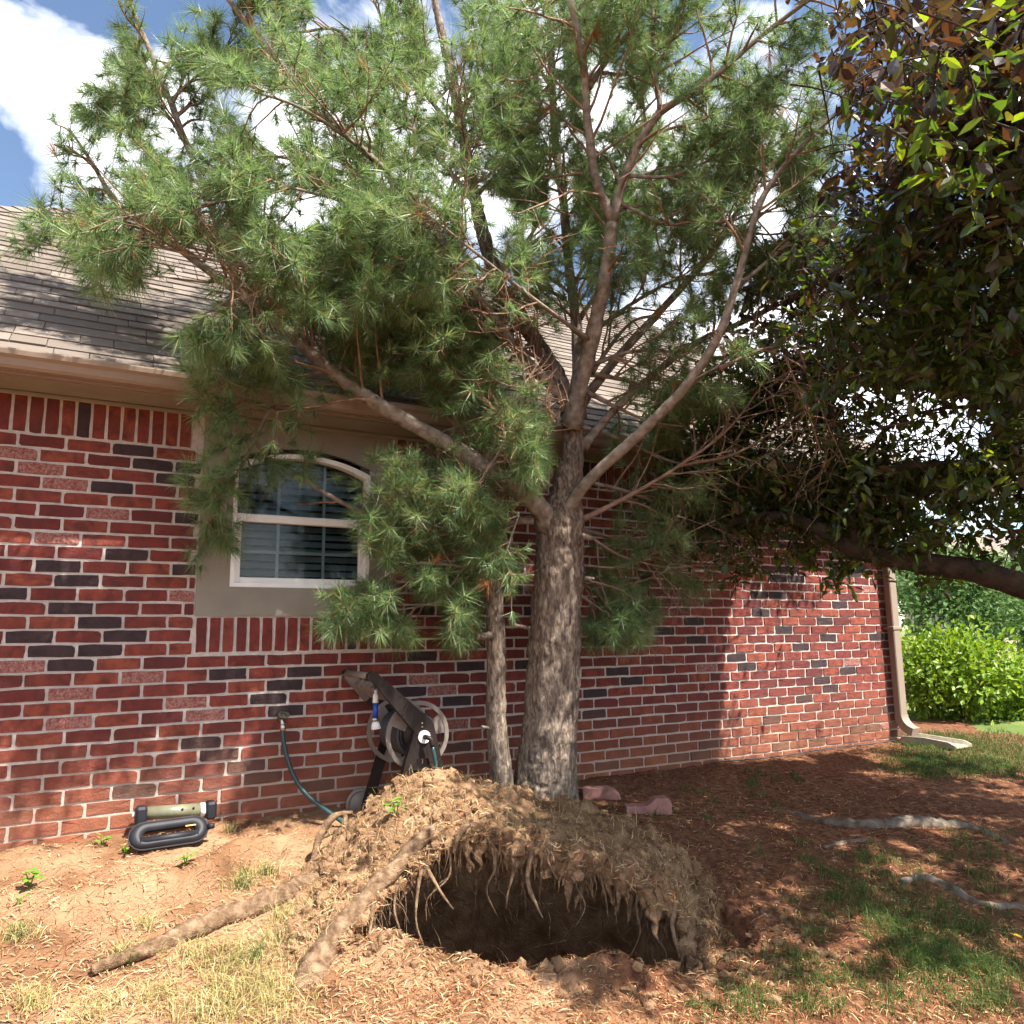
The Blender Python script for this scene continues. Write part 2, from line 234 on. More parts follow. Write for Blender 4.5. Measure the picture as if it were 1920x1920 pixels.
# ------------------------------------------------------------------ mesh helpers
class MB:
    """collects shapes; build() makes ONE mesh object"""
    def __init__(s): s.v = []; s.f = []; s.n = 0
    def add(s, V, faces):
        V = np.asarray(V, float).reshape(-1, 3); s.v.append(V)
        for fa in faces:
            fa = np.asarray(fa, int)
            if fa.size: s.f.append(fa+s.n)
        s.n += len(V); return s
    def box(s, c, size, rot=None, bev=0):
        x, y, z = [a/2 for a in size]
        if bev:
            b = bev; V = []
            pts = []
            for sx in (-1, 1):
                for sy in (-1, 1):
                    for sz in (-1, 1):
                        pts += [(sx*(x-b), sy*(y-b), sz*z), (sx*(x-b), sy*y, sz*(z-b)), (sx*x, sy*(y-b), sz*(z-b))]
            V = np.array(pts); f4, f3 = [], []
            def I(a, b_, c_, k): return ((a*2+b_)*2+c_)*3+k
            f4 += [[I(0,0,0,0), I(0,1,0,0), I(1,1,0,0), I(1,0,0,0)], [I(0,0,1,0), I(1,0,1,0), I(1,1,1,0), I(0,1,1,0)]]
            f4 += [[I(0,0,0,1), I(1,0,0,1), I(1,0,1,1), I(0,0,1,1)], [I(0,1,0,1), I(0,1,1,1), I(1,1,1,1), I(1,1,0,1)]]
            f4 += [[I(0,0,0,2), I(0,0,1,2), I(0,1,1,2), I(0,1,0,2)], [I(1,0,0,2), I(1,1,0,2), I(1,1,1,2), I(1,0,1,2)]]
            for a in (0, 1):
                for g in (0, 1):
                    f4 += [[I(0,a,g,0), I(1,a,g,0), I(1,a,g,1), I(0,a,g,1)], [I(a,0,g,0), I(a,1,g,0), I(a,1,g,2), I(a,0,g,2)], [I(a,g,0,1), I(a,g,1,1), I(a,g,1,2), I(a,g,0,2)]]
                    for e in (0, 1): f3.append([I(a,g,e,0), I(a,g,e,1), I(a,g,e,2)])
            fs = [f4, f3]
        else:
            V = np.array([(sx*x, sy*y, sz*z) for sx in (-1, 1) for sy in (-1, 1) for sz in (-1, 1)])
            fs = [[[0,1,3,2],[4,6,7,5],[0,4,5,1],[2,3,7,6],[0,2,6,4],[1,5,7,3]]]
        if rot is not None: V = V@np.asarray(rot).T
        return s.add(V+np.asarray(c), fs)
    def tube(s, pts, r, sides=8, caps=True, smooth=0, wob=0.):
        P = np.asarray(pts, float); R = np.broadcast_to(np.asarray(r, float), (len(P),)).copy()
        if smooth: P, R = spline(P, R, smooth)
        T = np.gradient(P, axis=0); T /= np.linalg.norm(T, axis=1)[:, None]+1e-12
        ref = np.array([0, 0, 1.]) if abs(T[0][2]) < .9 else np.array([1., 0, 0])
        A = np.cross(T, ref); A /= np.linalg.norm(A, axis=1)[:, None]+1e-12
        for i in range(1, len(P)):
            a = A[i-1]-T[i]*(A[i-1]@T[i]); l = np.linalg.norm(a)
            if l > 1e-6: A[i] = a/l
        B = np.cross(T, A); th = np.linspace(0, 2*math.pi, sides, endpoint=False)
        ring = np.cos(th)[None, :, None]*A[:, None]+np.sin(th)[None, :, None]*B[:, None]
        RR = R[:, None, None]
        if wob: RR = RR*(1+wob*rng.standard_normal((len(P), 1, 1)))
        V = (P[:, None]+ring*RR).reshape(-1, 3); n = len(P)
        i = np.arange(n-1)[:, None]*sides; j = np.arange(sides)[None]; k = (j+1) % sides
        fs = [np.stack([i+j, i+k, i+sides+k, i+sides+j], -1).reshape(-1, 4)]
        if caps and sides > 2:
            c0 = len(V); V = np.vstack([V, P[:1], P[-1:]]); jj = np.arange(sides); kk = (jj+1) % sides
            fs.append(np.stack([np.full(sides, c0), kk, jj], -1)); fs.append(np.stack([np.full(sides, c0+1), (n-1)*sides+jj, (n-1)*sides+kk], -1))
        return s.add(V, fs)
    def prism(s, outline, o, ax, ay, an, t):
        """extrude a 2D outline: o + x*ax + y*ay, thickness t along an"""
        O2 = np.asarray(outline, float); n = len(O2); base = np.asarray(o)+O2[:, :1]*np.asarray(ax)+O2[:, 1:]*np.asarray(ay); top = base+np.asarray(an)*t
        V = np.vstack([base, top]); i = np.arange(n); j = (i+1) % n
        s.add(V, [np.stack([i, j, j+n, i+n], -1)]); s.v.append(np.zeros((0, 3)))
        off = s.n-2*n; s.poly = getattr(s, 'poly', []); s.poly.append(list(off+i[::-1])); s.poly.append(list(off+n+i)); return s
    def build(s, name, m, parent=None, smooth=True, loc=None):
        V = np.vstack(s.v) if s.v else np.zeros((0, 3))
        base = WLOC.get(parent.name, np.zeros(3)) if parent else np.zeros(3)
        if loc is None: loc = base
        me = bpy.data.meshes.new(name); V = V-np.asarray(loc)
        fl = [f for f in s.f]; polys = getattr(s, 'poly', [])
        tot = [np.full(len(f), f.shape[1]) for f in fl]+[np.array([len(p)]) for p in polys]
        idx = [f.ravel() for f in fl]+[np.array(p) for p in polys]
        tot = np.concatenate(tot).astype(np.int32); idx = np.concatenate(idx).astype(np.int32)
        st = np.concatenate([[0], np.cumsum(tot)[:-1]]).astype(np.int32)
        me.vertices.add(len(V)); me.vertices.foreach_set('co', V.astype(np.float32).ravel())
        me.loops.add(len(idx)); me.loops.foreach_set('vertex_index', idx)
        me.polygons.add(len(tot)); me.polygons.foreach_set('loop_start', st); me.polygons.foreach_set('loop_total', tot)
        me.polygons.foreach_set('use_smooth', np.full(len(tot), bool(smooth)))
        me.update(calc_edges=True); me.validate()
        me.materials.append(MATS[m] if isinstance(m, str) else m)
        return link(name, me, parent, loc)
WLOC = {}
def link(name, me, parent=None, loc=(0, 0, 0), rz=0., scale=None):
    o = bpy.data.objects.new(name, me); COL.objects.link(o); base = WLOC.get(parent.name, np.zeros(3)) if parent else np.zeros(3)
    o.parent = parent; o.location = np.asarray(loc, float)-base
    if rz: o.rotation_euler = (0, 0, rz)
    if scale is not None: o.scale = scale
    WLOC[o.name] = np.asarray(loc, float).copy(); return o
def tag(o, label=None, cat=None, group=None, kind=None):
    if label: o['label'] = label
    if cat: o['category'] = cat
    if group: o['group'] = group
    if kind: o['kind'] = kind
    return o
def thing(name, label, cat, loc, group=None):
    o = link(name, None, None, loc); o.empty_display_size = .1; return tag(o, label, cat, group)
def spline(P, R, k):
    P = np.asarray(P, float); n = len(P); Q = np.vstack([2*P[0]-P[1], P, 2*P[-1]-P[-2]]); out = []; ro = []
    for i in range(n-1):
        a, b, c, d = Q[i:i+4]
        for t in np.arange(k)/k:
            out.append(.5*((2*b)+(c-a)*t+(2*a-5*b+4*c-d)*t*t+(3*b-a-3*c+d)*t**3)); ro.append(R[i]*(1-t)+R[i+1]*t)
    out.append(P[-1]); ro.append(R[-1]); return np.array(out), np.array(ro)
def nrm(v): return v/(np.linalg.norm(v, axis=-1, keepdims=True)+1e-12)
def leaves(C, D, N, ln, wd, fold=.18, curl=.15):
    """leaf blades: base C, direction D, normal N"""
    C = np.asarray(C); n = len(C); D = nrm(D); S = nrm(np.cross(D, N)); N = np.cross(S, D); ln = np.broadcast_to(ln, (n,))[:, None]; wd = np.broadcast_to(wd, (n,))[:, None]
    m = C+D*ln*.5-N*wd*fold; l = C+D*ln*.45+S*wd*.5; r = C+D*ln*.45-S*wd*.5; l2 = C+D*ln*.75+S*wd*.36-N*ln*curl*.3; r2 = C+D*ln*.75-S*wd*.36-N*ln*curl*.3; t = C+D*ln-N*ln*curl
    V = np.stack([C, l, l2, t, r2, r, m], 1).reshape(-1, 3); o = np.arange(n)[:, None]*7
    return V, [np.vstack([o+np.array(k) for k in ([0, 6, 1], [1, 6, 2], [2, 6, 3], [3, 6, 4], [4, 6, 5], [5, 6, 0])])]
def blades(B, H, ln, wd, bend):
    """grass blades as two-segment tapering strips"""
    B = np.asarray(B); n = len(B); th = rng.random(n)*2*math.pi; S = np.stack([np.cos(th), np.sin(th), np.zeros(n)], 1)*np.broadcast_to(wd, (n,))[:, None]/2
    ln = np.broadcast_to(ln, (n,))[:, None]; bd = rng.standard_normal((n, 3))*np.array([1, 1, 0])*bend
    M = B+(H+bd*.4)*ln*.55; T = B+(H+bd*1.5)*ln; T[:, 2] -= (np.abs(bd).sum(1)*ln[:, 0])*.25
    V = np.stack([B-S, B+S, M+S*.75, M-S*.75, T], 1).reshape(-1, 3); o = np.arange(n)[:, None]*5
    return V, [o+np.array([0, 1, 2, 3]), o+np.array([3, 2, 4])]
# ------------------------------------------------------------------ ground
def segdist(X, Y, pl):
    best = np.full(X.shape, 1e9); sgn = np.zeros(X.shape)
    for a, b in zip(pl[:-1], pl[1:]):
        dx, dy = b[0]-a[0], b[1]-a[1]; t = np.clip(((X-a[0])*dx+(Y-a[1])*dy)/(dx*dx+dy*dy), 0, 1)
        ex, ey = X-a[0]-t*dx, Y-a[1]-t*dy; d = np.hypot(ex, ey); m = d < best
        best = np.where(m, d, best); sgn = np.where(m, np.sign(dx*ey-dy*ex), sgn)
    return best, sgn
GROOVE = None
CR = (.14, 3.80, .98, .60)
def G(X, Y, fine=True):
    X = np.asarray(X, float); Y = np.asarray(Y, float)
    q = (X-WO[0])*WN[0]+(Y-WO[1])*WN[1]; u = (X-WO[0])*WD[0]+(Y-WO[1])*WD[1]
    qq = np.clip(q, 0, 8); z = -.02-.125*np.where(qq < 3, qq, 3+1.2*(1-np.exp(-(qq-3)/1.2)))
    z = z*(1-.35*sstep(3.5, 6.5, u))
    P = np.stack([X, Y, np.zeros_like(X)], -1); near = sstep(30, 6, np.hypot(X, Y))
    z = z+near*(.030*fbm(P, 1.1, 3)*sstep(.05, .6, q)+.010*fbm(P+5, 7, 3))
    if fine: z = z+near*.006*fbm(P+9, 26, 2)
    d = ((X-CR[0])/CR[2])**2+((Y-CR[1])/CR[3])**2
    z = z-.85*sstep(1.0, .55, d+.25*fbm(P+3, 4, 3))
    # thrown-up clods along the near rim of the hole
    ring = np.exp(-((np.sqrt(d)-1.12)/.13)**2)*sstep(CR[1]+.1, CR[1]-.4, Y)
    z = z+ring*(.03+.085*np.clip(fbm(P+1, 4.5, 4), -.4, 1))
    if GROOVE is not None:
        gd, sg = segdist(X, Y, GROOVE); gd = gd+.02*fbm(P+2, 9, 3)
        z = z-.13*sstep(.095, .03, gd)*(.55+.45*sstep(-.4, .4, fbm(P+6, 5, 2)))+.05*np.exp(-((gd-.15)/.07)**2)*(sg > 0)
    return z
def ground_many(XY):
    XY = np.asarray(XY, float); v = FW+RT*((XY[:, :1]-960)/F)+UP*((960-XY[:, 1:2])/F); t = np.full((len(XY), 1), 3.)
    for _ in range(22):
        P = CAMP+v*t; e = (P[:, 2]-G(P[:, 0], P[:, 1], False))[:, None]; t = np.maximum(.5, t+e/(-v[:, 2:]+.02)*.65)
    return CAMP+v*t
def ground_at(x, y): return ground_many([(x, y)])[0]
GROOVE = [tuple(ground_at(*p)[:2]) for p in ((190, 1712), (300, 1692), (390, 1655), (450, 1628), (500, 1604))]
def axis(a, b, step, far0, far1):
    left = a-np.cumsum(.05*1.32**np.arange(1, 29)); left = left[left > far0]; right = b+np.cumsum(.05*1.32**np.arange(1, 29)); right = right[right < far1]
    return np.concatenate([[far0], left[::-1], np.arange(a, b, step), right, [far1]])
xs = axis(-2.6, 3.6, .021, -400, 400); ys = axis(2.2, 5.6, .021, -400, 400)
gx, gy = np.meshgrid(xs, ys); gz = G(gx, gy); nx, ny = len(xs), len(ys)
ii = (np.arange(ny-1)[:, None]*nx+np.arange(nx-1)[None]).ravel()
gb = MB().add(np.stack([gx, gy, gz], -1).reshape(-1, 3), [np.stack([ii, ii+1, ii+nx+1, ii+nx], -1)])
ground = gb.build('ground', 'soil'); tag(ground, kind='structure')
# far lawn laid just above the soil
def lawn_sheet():
    a = axis(2.0, 9.0, .12, -300, 300); b = axis(6.0, 12., .12, 5.5, 300); X, Y = np.meshgrid(a, b)
    u = (X-WO[0])*WD[0]+(Y-WO[1])*WD[1]; Z = G(X, Y, False)+.010-.03*sstep(9.2, 7.6, u)
    n_ = len(a); i = (np.arange(len(b)-1)[:, None]*n_+np.arange(n_-1)[None]).ravel()
    return tag(MB().add(np.stack([X, Y, Z], -1).reshape(-1, 3), [np.stack([i, i+1, i+n_+1, i+n_], -1)]).build('lawn', 'grass_land'), kind='structure')
lawn_sheet()
# ------------------------------------------------------------------ house
CO = .074
house = thing('brick_house', 'single storey red brick house with brown shingle roof and beige trim', 'house', W(3, 0, 0))
U0, U1 = -2.6, 6.86
ZT = 2.31
def wbox(mb, u0, u1, q0, q1, z0, z1, bev=0):
    R = np.stack([WD, -WN, np.array([0, 0, 1.])], 1)
    return mb.box(W((u0+u1)/2, (q0+q1)/2, (z0+z1)/2), (u1-u0, abs(q1-q0), z1-z0), R, bev)
wm = MB()
TU0, TU1, TZ0 = .590, 1.775, 1.120        # window surround
WU0, WU1, WZ0, WZ1 = .765, 1.612, 1.285, 2.03
for a in ((U0, WU0, -.2, -.0025, -.6, ZT), (WU1, U1, -.2, -.0025, -.6, ZT), (WU0, WU1, -.2, -.0025, -.6, WZ0), (WU0, WU1, -.2, -.0025, 2.16, ZT)): wbox(wm, *a)
wbox(wm, U1-.19, U1-.009, -5, -.2, -.6, ZT); wbox(wm, U0, U0+.2, -5, -.2, -.6, ZT); wbox(wm, U0, U1, -5.2, -5, -.6, ZT)
wall = wm.build('wall', 'mortar', house, smooth=False)
# --- bricks
BL, BH = .211, .0618
def brick_mesh(seed, L_, H_, rag):
    r = np.random.default_rng(seed); b = rag; pts = []
    per = [(-L_/2, -H_/2), (-L_/6, -H_/2), (L_/6, -H_/2), (L_/2, -H_/2), (L_/2, 0), (L_/2, H_/2), (L_/6, H_/2), (-L_/6, H_/2), (-L_/2, H_/2), (-L_/2, 0)]
    for i, (x, z) in enumerate(per):
        cor = abs(abs(x)-L_/2) < 1e-6 and abs(abs(z)-H_/2) < 1e-6
        cut = (r.random() < .2)*r.random()*.011 if cor else 0
        if cor:
            sx, sz = -np.sign(x), -np.sign(z); pts.append((x+sx*(.002+cut*1.2)+r.normal()*b, z+sz*(.001+cut*.2)+r.normal()*b*.5))
            if cut > .004 or True: pts.append((x+sx*(.001)+r.normal()*b*.4, z+sz*(.003+cut)+r.normal()*b))
        else: pts.append((x+r.normal()*b, z+r.normal()*b*.7))
    P = np.array(pts); c = P.mean(0); an = np.arctan2((P[:, 1]-c[1])*L_/H_, P[:, 0]-c[0]); P = P[np.argsort(an)]; n = len(P)
    fr = np.column_stack([P[:, 0]*.985, np.full(n, -.004)+r.normal(size=n)*.0012, P[:, 1]*.95]); ed = np.column_stack([P[:, 0], np.full(n, .001), P[:, 1]]); bk = np.column_stack([P[:, 0], np.full(n, .05), P[:, 1]])
    V = np.vstack([[[0, -.0045, 0]], fr, ed, bk]); i = np.arange(n); j = (i+1) % n
    f3 = np.stack([np.zeros(n, int), 1+i, 1+j], -1); f4 = np.vstack([np.stack([1+i, 1+n+i, 1+n+j, 1+j], -1), np.stack([1+n+i, 1+2*n+i, 1+2*n+j, 1+n+j], -1)])
    return V, f3, f4
VAR = [brick_mesh(100+k, BL, BH, .0022) for k in range(10)]
def var_me(k):
    V, f3, f4 = VAR[k]; me = bpy.data.meshes.new('brick'); me.from_pydata(V.tolist(), [], f3.tolist()+f4.tolist()); me.materials.append(MATS['brick']); return me
VME = [var_me(k) for k in range(10)]
bricks = []          # (uc, zc, length, height, vertical)
zsold = 2.082
for k in range(-3, 30):
    z1 = zsold-k*CO-.006; z0 = z1-BH
    if k < 0 or z1 < -.35: continue
    off = (k % 2)*.5*.222+rng.normal()*.012+.03; u = U0-.2+off
    while u < U1:
        l = .222+rng.normal()*.002; a, b = max(u+.006, U0), min(u+l-.0075, U1-.004)
        zc = (z0+z1)/2; segs = [(a, b)]
        if zc > TZ0-.23 and zc < ZT:  # leave room for window surround and its soldier sill
            ru = TU1 if zc > TZ0 else TU1+.06
            segs = [s for s in ((a, min(b, TU0-.008)), (max(a, ru+.008), b)) if s[1]-s[0] > .028]
        for s in segs:
            if s[1]-s[0] > .02: bricks.append(((s[0]+s[1])/2, zc, s[1]-s[0], BH, False))
        u += l
u = U0
while u < U1-.07:
    if not (TU0-.075 < u < TU1+.002): bricks.append((u+.034, zsold+.112, .205, .060, True))
    u += .0745
u = TU0+.010
while u < TU1+.03: bricks.append((u+.030, TZ0-.108, .196, .057, True)); u += .0735
DARK = [(265,835),(295,870),(165,783),(300,895),(350,1070),(105,1080),(165,1085),(155,1140),(185,1160),(40,1180),(230,1185),(80,1215),(165,1225),(140,1242),(420,1258),(555,1252),(565,1278),(540,1275),(525,1300),(430,1410),(480,1455),(600,1460),(350,890),(360,905),(660,1190),(490,985),(15,1120),(570,1335),(545,1320)]
WASH = [(30,845),(50,870),(100,902),(195,960),(95,1004),(45,1240),(250,1260),(130,1290),(120,1355),(385,1335),(345,1110),(770,1330),(800,1290),(835,1300),(860,1350)]
cen = np.array([W(b[0], 0, b[1]) for b in bricks]); bx, by, bd = proj(cen); tones = []
for i, b in enumerate(bricks):
    r_ = rng.random(); t = rng.random()*.98
    left = bx[i] < 640
    if r_ < (.02 if left else .15): t = 1+rng.random()*.9
    elif r_ > (.995 if left else .975): t = 2+rng.random()*.9
    tones.append(t)
for lst, v in ((DARK, 1.5), (WASH, 2.5)):
    for p in lst: tones[int(np.argmin((bx-p[0])**2*.35+(by-p[1])**2))] = v
area = np.array([b[2]*b[3] for b in bricks])/bd**2
vis = (bx > -60) & (bx < 1720) & (by < 1600)
hid = (bx > 930) & (bx < 1090)
order = np.argsort(-(area*vis*np.where(hid, .01, 1))); single = set(order[:296].tolist())
rest = MB(); rtone = []
for i, b in enumerate(bricks):
    k = int(rng.integers(10)); jit = rng.normal()*.0015; P = W(b[0], 0, b[1]); ang = ANG
    if i in single:
        o = link('brick', VME[k], wall, P+WN*jit)
        if b[4]: o.rotation_euler = (Matrix.Rotation(ANG, 4, 'Z')@Matrix.Rotation(math.pi/2, 4, 'Y')).to_euler()
        else: o.rotation_euler = (0, 0, ANG)
        o.scale = (b[2]/BL, 1, b[3]/BH); o['tone'] = float(tones[i])
    else:
        V, f3, f4 = VAR[k]; v = V*np.array([b[2]/BL, 1, b[3]/BH])
        if b[4]: v = np.column_stack([v[:, 2], v[:, 1], -v[:, 0]])
        rest.add(P+WN*jit+v[:, :1]*WD-v[:, 1:2]*WN+v[:, 2:]*np.array([0, 0, 1.]), [f3, f4]); rtone.append((len(f3), len(f4), tones[i]))
ro = rest.build('brick_courses', 'brick', wall, smooth=False); ro['kind'] = 'stuff'
at_ = ro.data.attributes.new('tone', 'FLOAT', 'FACE')
fa = np.concatenate([np.concatenate([np.full(a, t), np.full(b, t)]) for a, b, t in rtone]); at_.data.foreach_set('value', fa.astype(np.float32))
# --- eave: soffit, frieze, gutter, fascia
ez = 2.31
wbox(sf := MB(), U0-.4, U1+.32, -.06, .36, ez, ez+.018).build('soffit', 'trim_paint', house, False)
wbox(fz := MB(), U0, U1+.02, .004, .022, ez-.025, ez-.002, .004).build('frieze_board', 'trim_paint', house, False)
wbox(fs := MB(), U0-.4, U1+.32, .36, .385, ez-.022, ez+.085).build('fascia', 'gutter_paint', house, False)
gp = [(.387, ez-.012), (.44, ez-.012), (.455, ez+.0), (.465, ez+.032), (.485, ez+.045), (.492, ez+.066), (.492, ez+.073), (.480, ez+.073), (.478, ez+.050), (.455, ez+.036), (.445, ez+.004), (.435, ez-.007), (.387, ez-.007)]
gt = MB().prism(gp, W(U0-.4, 0, 0), WN, (0, 0, 1), WD, U1-U0+.72).build('gutter', 'gutter_paint', house, False)
# --- roof
PIT = math.radians(37); E0 = W(0, .43, ez+.068); SD = -WN*math.cos(PIT)+np.array([0, 0, math.sin(PIT)]); RN = WN*math.sin(PIT)+np.array([0, 0, math.cos(PIT)])
def Rf(u, s, h=0): return E0+WD*u+SD*s+RN*h
def on_roof(x, y):
    P = on_plane(x, y, RN, E0); return float((P-E0)@WD), float((P-E0)@SD)
hA, hB = on_roof(0, 392), on_roof(380, 404)
sR = hB[1]; slope = (hB[1]-hA[1])/(hB[0]-hA[0]); uL = hA[0]-hA[1]/slope
print('roof hip', hA, hB, 'uL', uL)
def top_s(u): return np.minimum(sR, (np.asarray(u)-uL)*slope)
rm = MB()
Vr = np.array([Rf(uL, 0, -.012), Rf(U1+.3, 0, -.012), Rf(U1+.3, sR, -.012), Rf(hB[0], sR, -.012), Rf(uL, 0, -.12), Rf(U1+.3, 0, -.12), Rf(U1+.3, sR, -.12), Rf(hB[0], sR, -.12)])
bk = -WN*3.9
rm.add(Vr, [[[0, 1, 2, 3], [4, 7, 6, 5], [0, 4, 5, 1], [1, 5, 6, 2], [2, 6, 7, 3], [3, 7, 4, 0]]])
# far slopes behind hip and ridge
rg0, rg1 = Rf(hB[0], sR, -.02), Rf(U1+.3, sR, -.02); zc = np.array([0, 0, 1.])
lowL = Rf(uL, 0, -.02)-WN*2*3.0; rm.add([rg0, rg1, rg1-WN*3.6-zc*2.4, rg0-WN*3.6-zc*2.4], [[[0, 1, 2, 3]]]); rm.add([rg0, Rf(uL, 0, -.02), lowL], [[[0, 1, 2]]])
roof = rm.build('roof', 'shingle', house, False)
EX = .143; sh = []; j = 0
while j*EX < sR:
    s0 = j*EX; u = uL-.3+(j*.37 % 1)*.5
    while u < U1+.3:
        w_ = rng.choice([.16, .22, .3, .38, .5])*1.0; a, b = u, min(u+w_-.004, U1+.3)
        a = max(a, uL+s0/slope+.01)
        if b-a > .04: sh.append((a, b, s0, min(EX+.03, max(.02, sR-s0)), rng.random() < .45))
        u += w_
    j += 1
def shingle_v(a, b, s0, ln, lam):
    h = .010+.004*lam; l2 = min(ln, 9); tl = min(l2, max(.02, (a-uL)*slope-s0)) if a-uL < sR/slope else l2; tr = min(l2, max(.02, (b-uL)*slope-s0)) if b-uL < sR/slope else l2
    jt = rng.normal(size=2)*.0025
    return [Rf(a, s0+jt[0], h), Rf(b, s0+jt[1], h), Rf(b, s0+tr, .001), Rf(a, s0+tl, .001), Rf(a, s0+jt[0], -.011), Rf(b, s0+jt[1], -.011)]
sc_ = np.array([Rf((a+b)/2, s0+EX/2) for a, b, s0, *_ in sh]); px_, py_, pd_ = proj(sc_)
sv = np.array([(b-a) for a, b, *_ in sh])/pd_**2*(((px_ > -20) & (px_ < 470))+0.)*np.where(px_ < 320, 3, 1); so_ = np.argsort(-sv); ssin = set(so_[:230].tolist())
srest = MB(); SF = [[[0, 1, 2, 3], [4, 5, 1, 0]], [[1, 5, 2], [0, 3, 4]]]
for i, a in enumerate(sh):
    V = shingle_v(*a)
    if i in ssin: MB().add(V, SF).build('shingle', 'shingle', roof, False, loc=V[0])
    else: srest.add(V, SF)
srest.build('shingle_courses', 'shingle', roof, False)['kind'] = 'stuff'
hip = MB(); hv = Rf(uL+.1, .1*slope); 
L0 = np.array(Rf(uL, 0, .0)); L1 = np.array(Rf(hB[0], sR, .0)); nh = int(np.linalg.norm(L1-L0)/.14)
hs = nrm(np.cross(L1-L0, RN))
for k in range(nh):
    a = L0+(L1-L0)*k/nh; b = L0+(L1-L0)*(k+1.25)/nh; dn = np.array([0, 0, -.07])
    hip.add([a+RN*.03, b+RN*.016, b+hs*.12+RN*.010, a+hs*.12+RN*.020, b-hs*.10+dn, a-hs*.10+dn], [[[0, 1, 2, 3], [0, 5, 4, 1]]])
for k in range(int((U1-hB[0])/.14)):
    a = Rf(hB[0]+k*.14, sR, .03); b = Rf(hB[0]+k*.14+.17, sR, .016); dn = np.array([0, 0, -.07])
    hip.add([a, b, b-SD*.12, a-SD*.12, b-WN*.10+dn, a-WN*.10+dn], [[[0, 1, 2, 3], [0, 5, 4, 1]]])
hip.build('ridge_cap', 'shingle', roof, False)
# --- window
win = link('window', None, house, W((WU0+WU1)/2, 0, WZ0)); win.empty_display_size = .1
def wb(name, m, u0, u1, q0, q1, z0, z1, bev=.002): return wbox(MB(), u0, u1, q0, q1, z0, z1, bev).build(name, m, win, False)
ARC0, ARCR = 2.02, None
cu = (WU0+WU1)/2; hw = (WU1-WU0)/2; rise = .095; ar = (hw*hw+rise*rise)/(2*rise)
def arc(u, dz=0): return ARC0-(ar-rise)+math.sqrt(max(0, (ar+dz)**2-(u-cu)**2))
# surround boards (sloping mitre at the lower corners)
M3 = (0, 0, 1)
def board(name, outl, q0, t, m='trim_paint'): return MB().prism(outl, W(0, q0, 0), WD, M3, WN, t).build(name, m, win, False)
T0, T1, B0, B1 = TU0, TU1, TZ0, ZT-.003
I0, I1, IB = WU0-.035, WU1+.035, WZ0-.035
board('surround_board', [(T0, B0), (I0, IB), (I0, B1), (T0, B1)], -.02, .034)
board('surround_board', [(T1, B0), (T1, B1), (I1, B1), (I1, IB)], -.02, .034)
board('surround_board', [(T0, B0), (T1, B0), (I1, IB), (I0, IB)], -.02, .0335)
hd = [(I0, B1)]+[(I0, ARC0+.01)]+[(u, arc(u, .035)) for u in np.linspace(WU0-.02, WU1+.02, 24)]+[(I1, ARC0+.01), (I1, B1)]
board('header_panel', hd, -.03, .035)
for o_ in ([(I0, IB), (WU0+.003, WZ0+.003), (WU0+.003, ARC0), (I0, ARC0)], [(I1, IB), (I1, ARC0), (WU1-.003, ARC0), (WU1-.003, WZ0+.003)], [(I0, IB), (I1, IB), (WU1-.003, WZ0+.003), (WU0+.003, WZ0+.003)]): board('brick_mould', o_, -.03, .048)
def ring_frame(name, w, q0, t):
    us = np.linspace(WU0, WU1, 28); out = [(WU0, WZ0), (WU1, WZ0)]+[(u, arc(u)) for u in us[::-1]]
    k = (hw-w)/hw; inn = [(WU0+w, WZ0+w), (WU1-w, WZ0+w)]+[(cu+(u-cu)*k, arc(u)-w) for u in us[::-1]]
    o2, i2 = np.array(out), np.array(inn); n = len(o2); mb = MB()
    P = lambda a, q: np.array([W(x, q, z) for x, z in a])
    V = np.vstack([P(o2, q0), P(i2, q0), P(o2, q0+t), P(i2, q0+t)]); i = np.arange(n); jn = (i+1) % n
    mb.add(V, [np.vstack([np.stack([2*n+i, 2*n+jn, 3*n+jn, 3*n+i], -1), np.stack([i, jn, 2*n+jn, 2*n+i], -1), np.stack([n+i, 3*n+i, 3*n+jn, n+jn], -1)])])
    return mb.build(name, 'vinyl', win, False)
ring_frame('frame', .028, -.06, .075)
mz = 1.70
wb('sash_rail', 'vinyl', WU0+.02, WU1-.02, -.05, .006, mz-.022, mz+.026, .004)
for (a, b, c, d_) in ((WU0+.027, WU0+.062, WZ0+.03, mz-.02), (WU1-.062, WU1-.027, WZ0+.03, mz-.02), (WU0+.062, WU1-.062, WZ0+.028, WZ0+.062)): wb('sash_stile', 'vinyl', a, b, -.05, -.005, c, d_, .003)
pane_l = wb('pane', 'glass', WU0+.05, WU1-.05, -.036, -.033, WZ0+.05, mz-.02, 0)
us = np.linspace(WU0+.025, WU1-.025, 24)
MB().prism([(WU0+.025, mz+.02), (WU1-.025, mz+.02)]+[(u, arc(u)-.022) for u in us[::-1]], W(0, -.05, 0), WD, M3, WN, .003).build('pane', 'glass', win, False)
for k in (1, 2):
    um = WU0+(WU1-WU0)*k/3
    wb('muntin', 'muntin', um-.009, um+.009, -.050, -.040, WZ0+.06, mz-.02, 0); wb('muntin', 'muntin', um-.009, um+.009, -.064, -.054, mz+.02, arc(um)-.025, 0)
wb('muntin', 'muntin', WU0+.06, WU1-.06, -.049, -.041, 1.495, 1.513, 0)
z = WZ0+.05
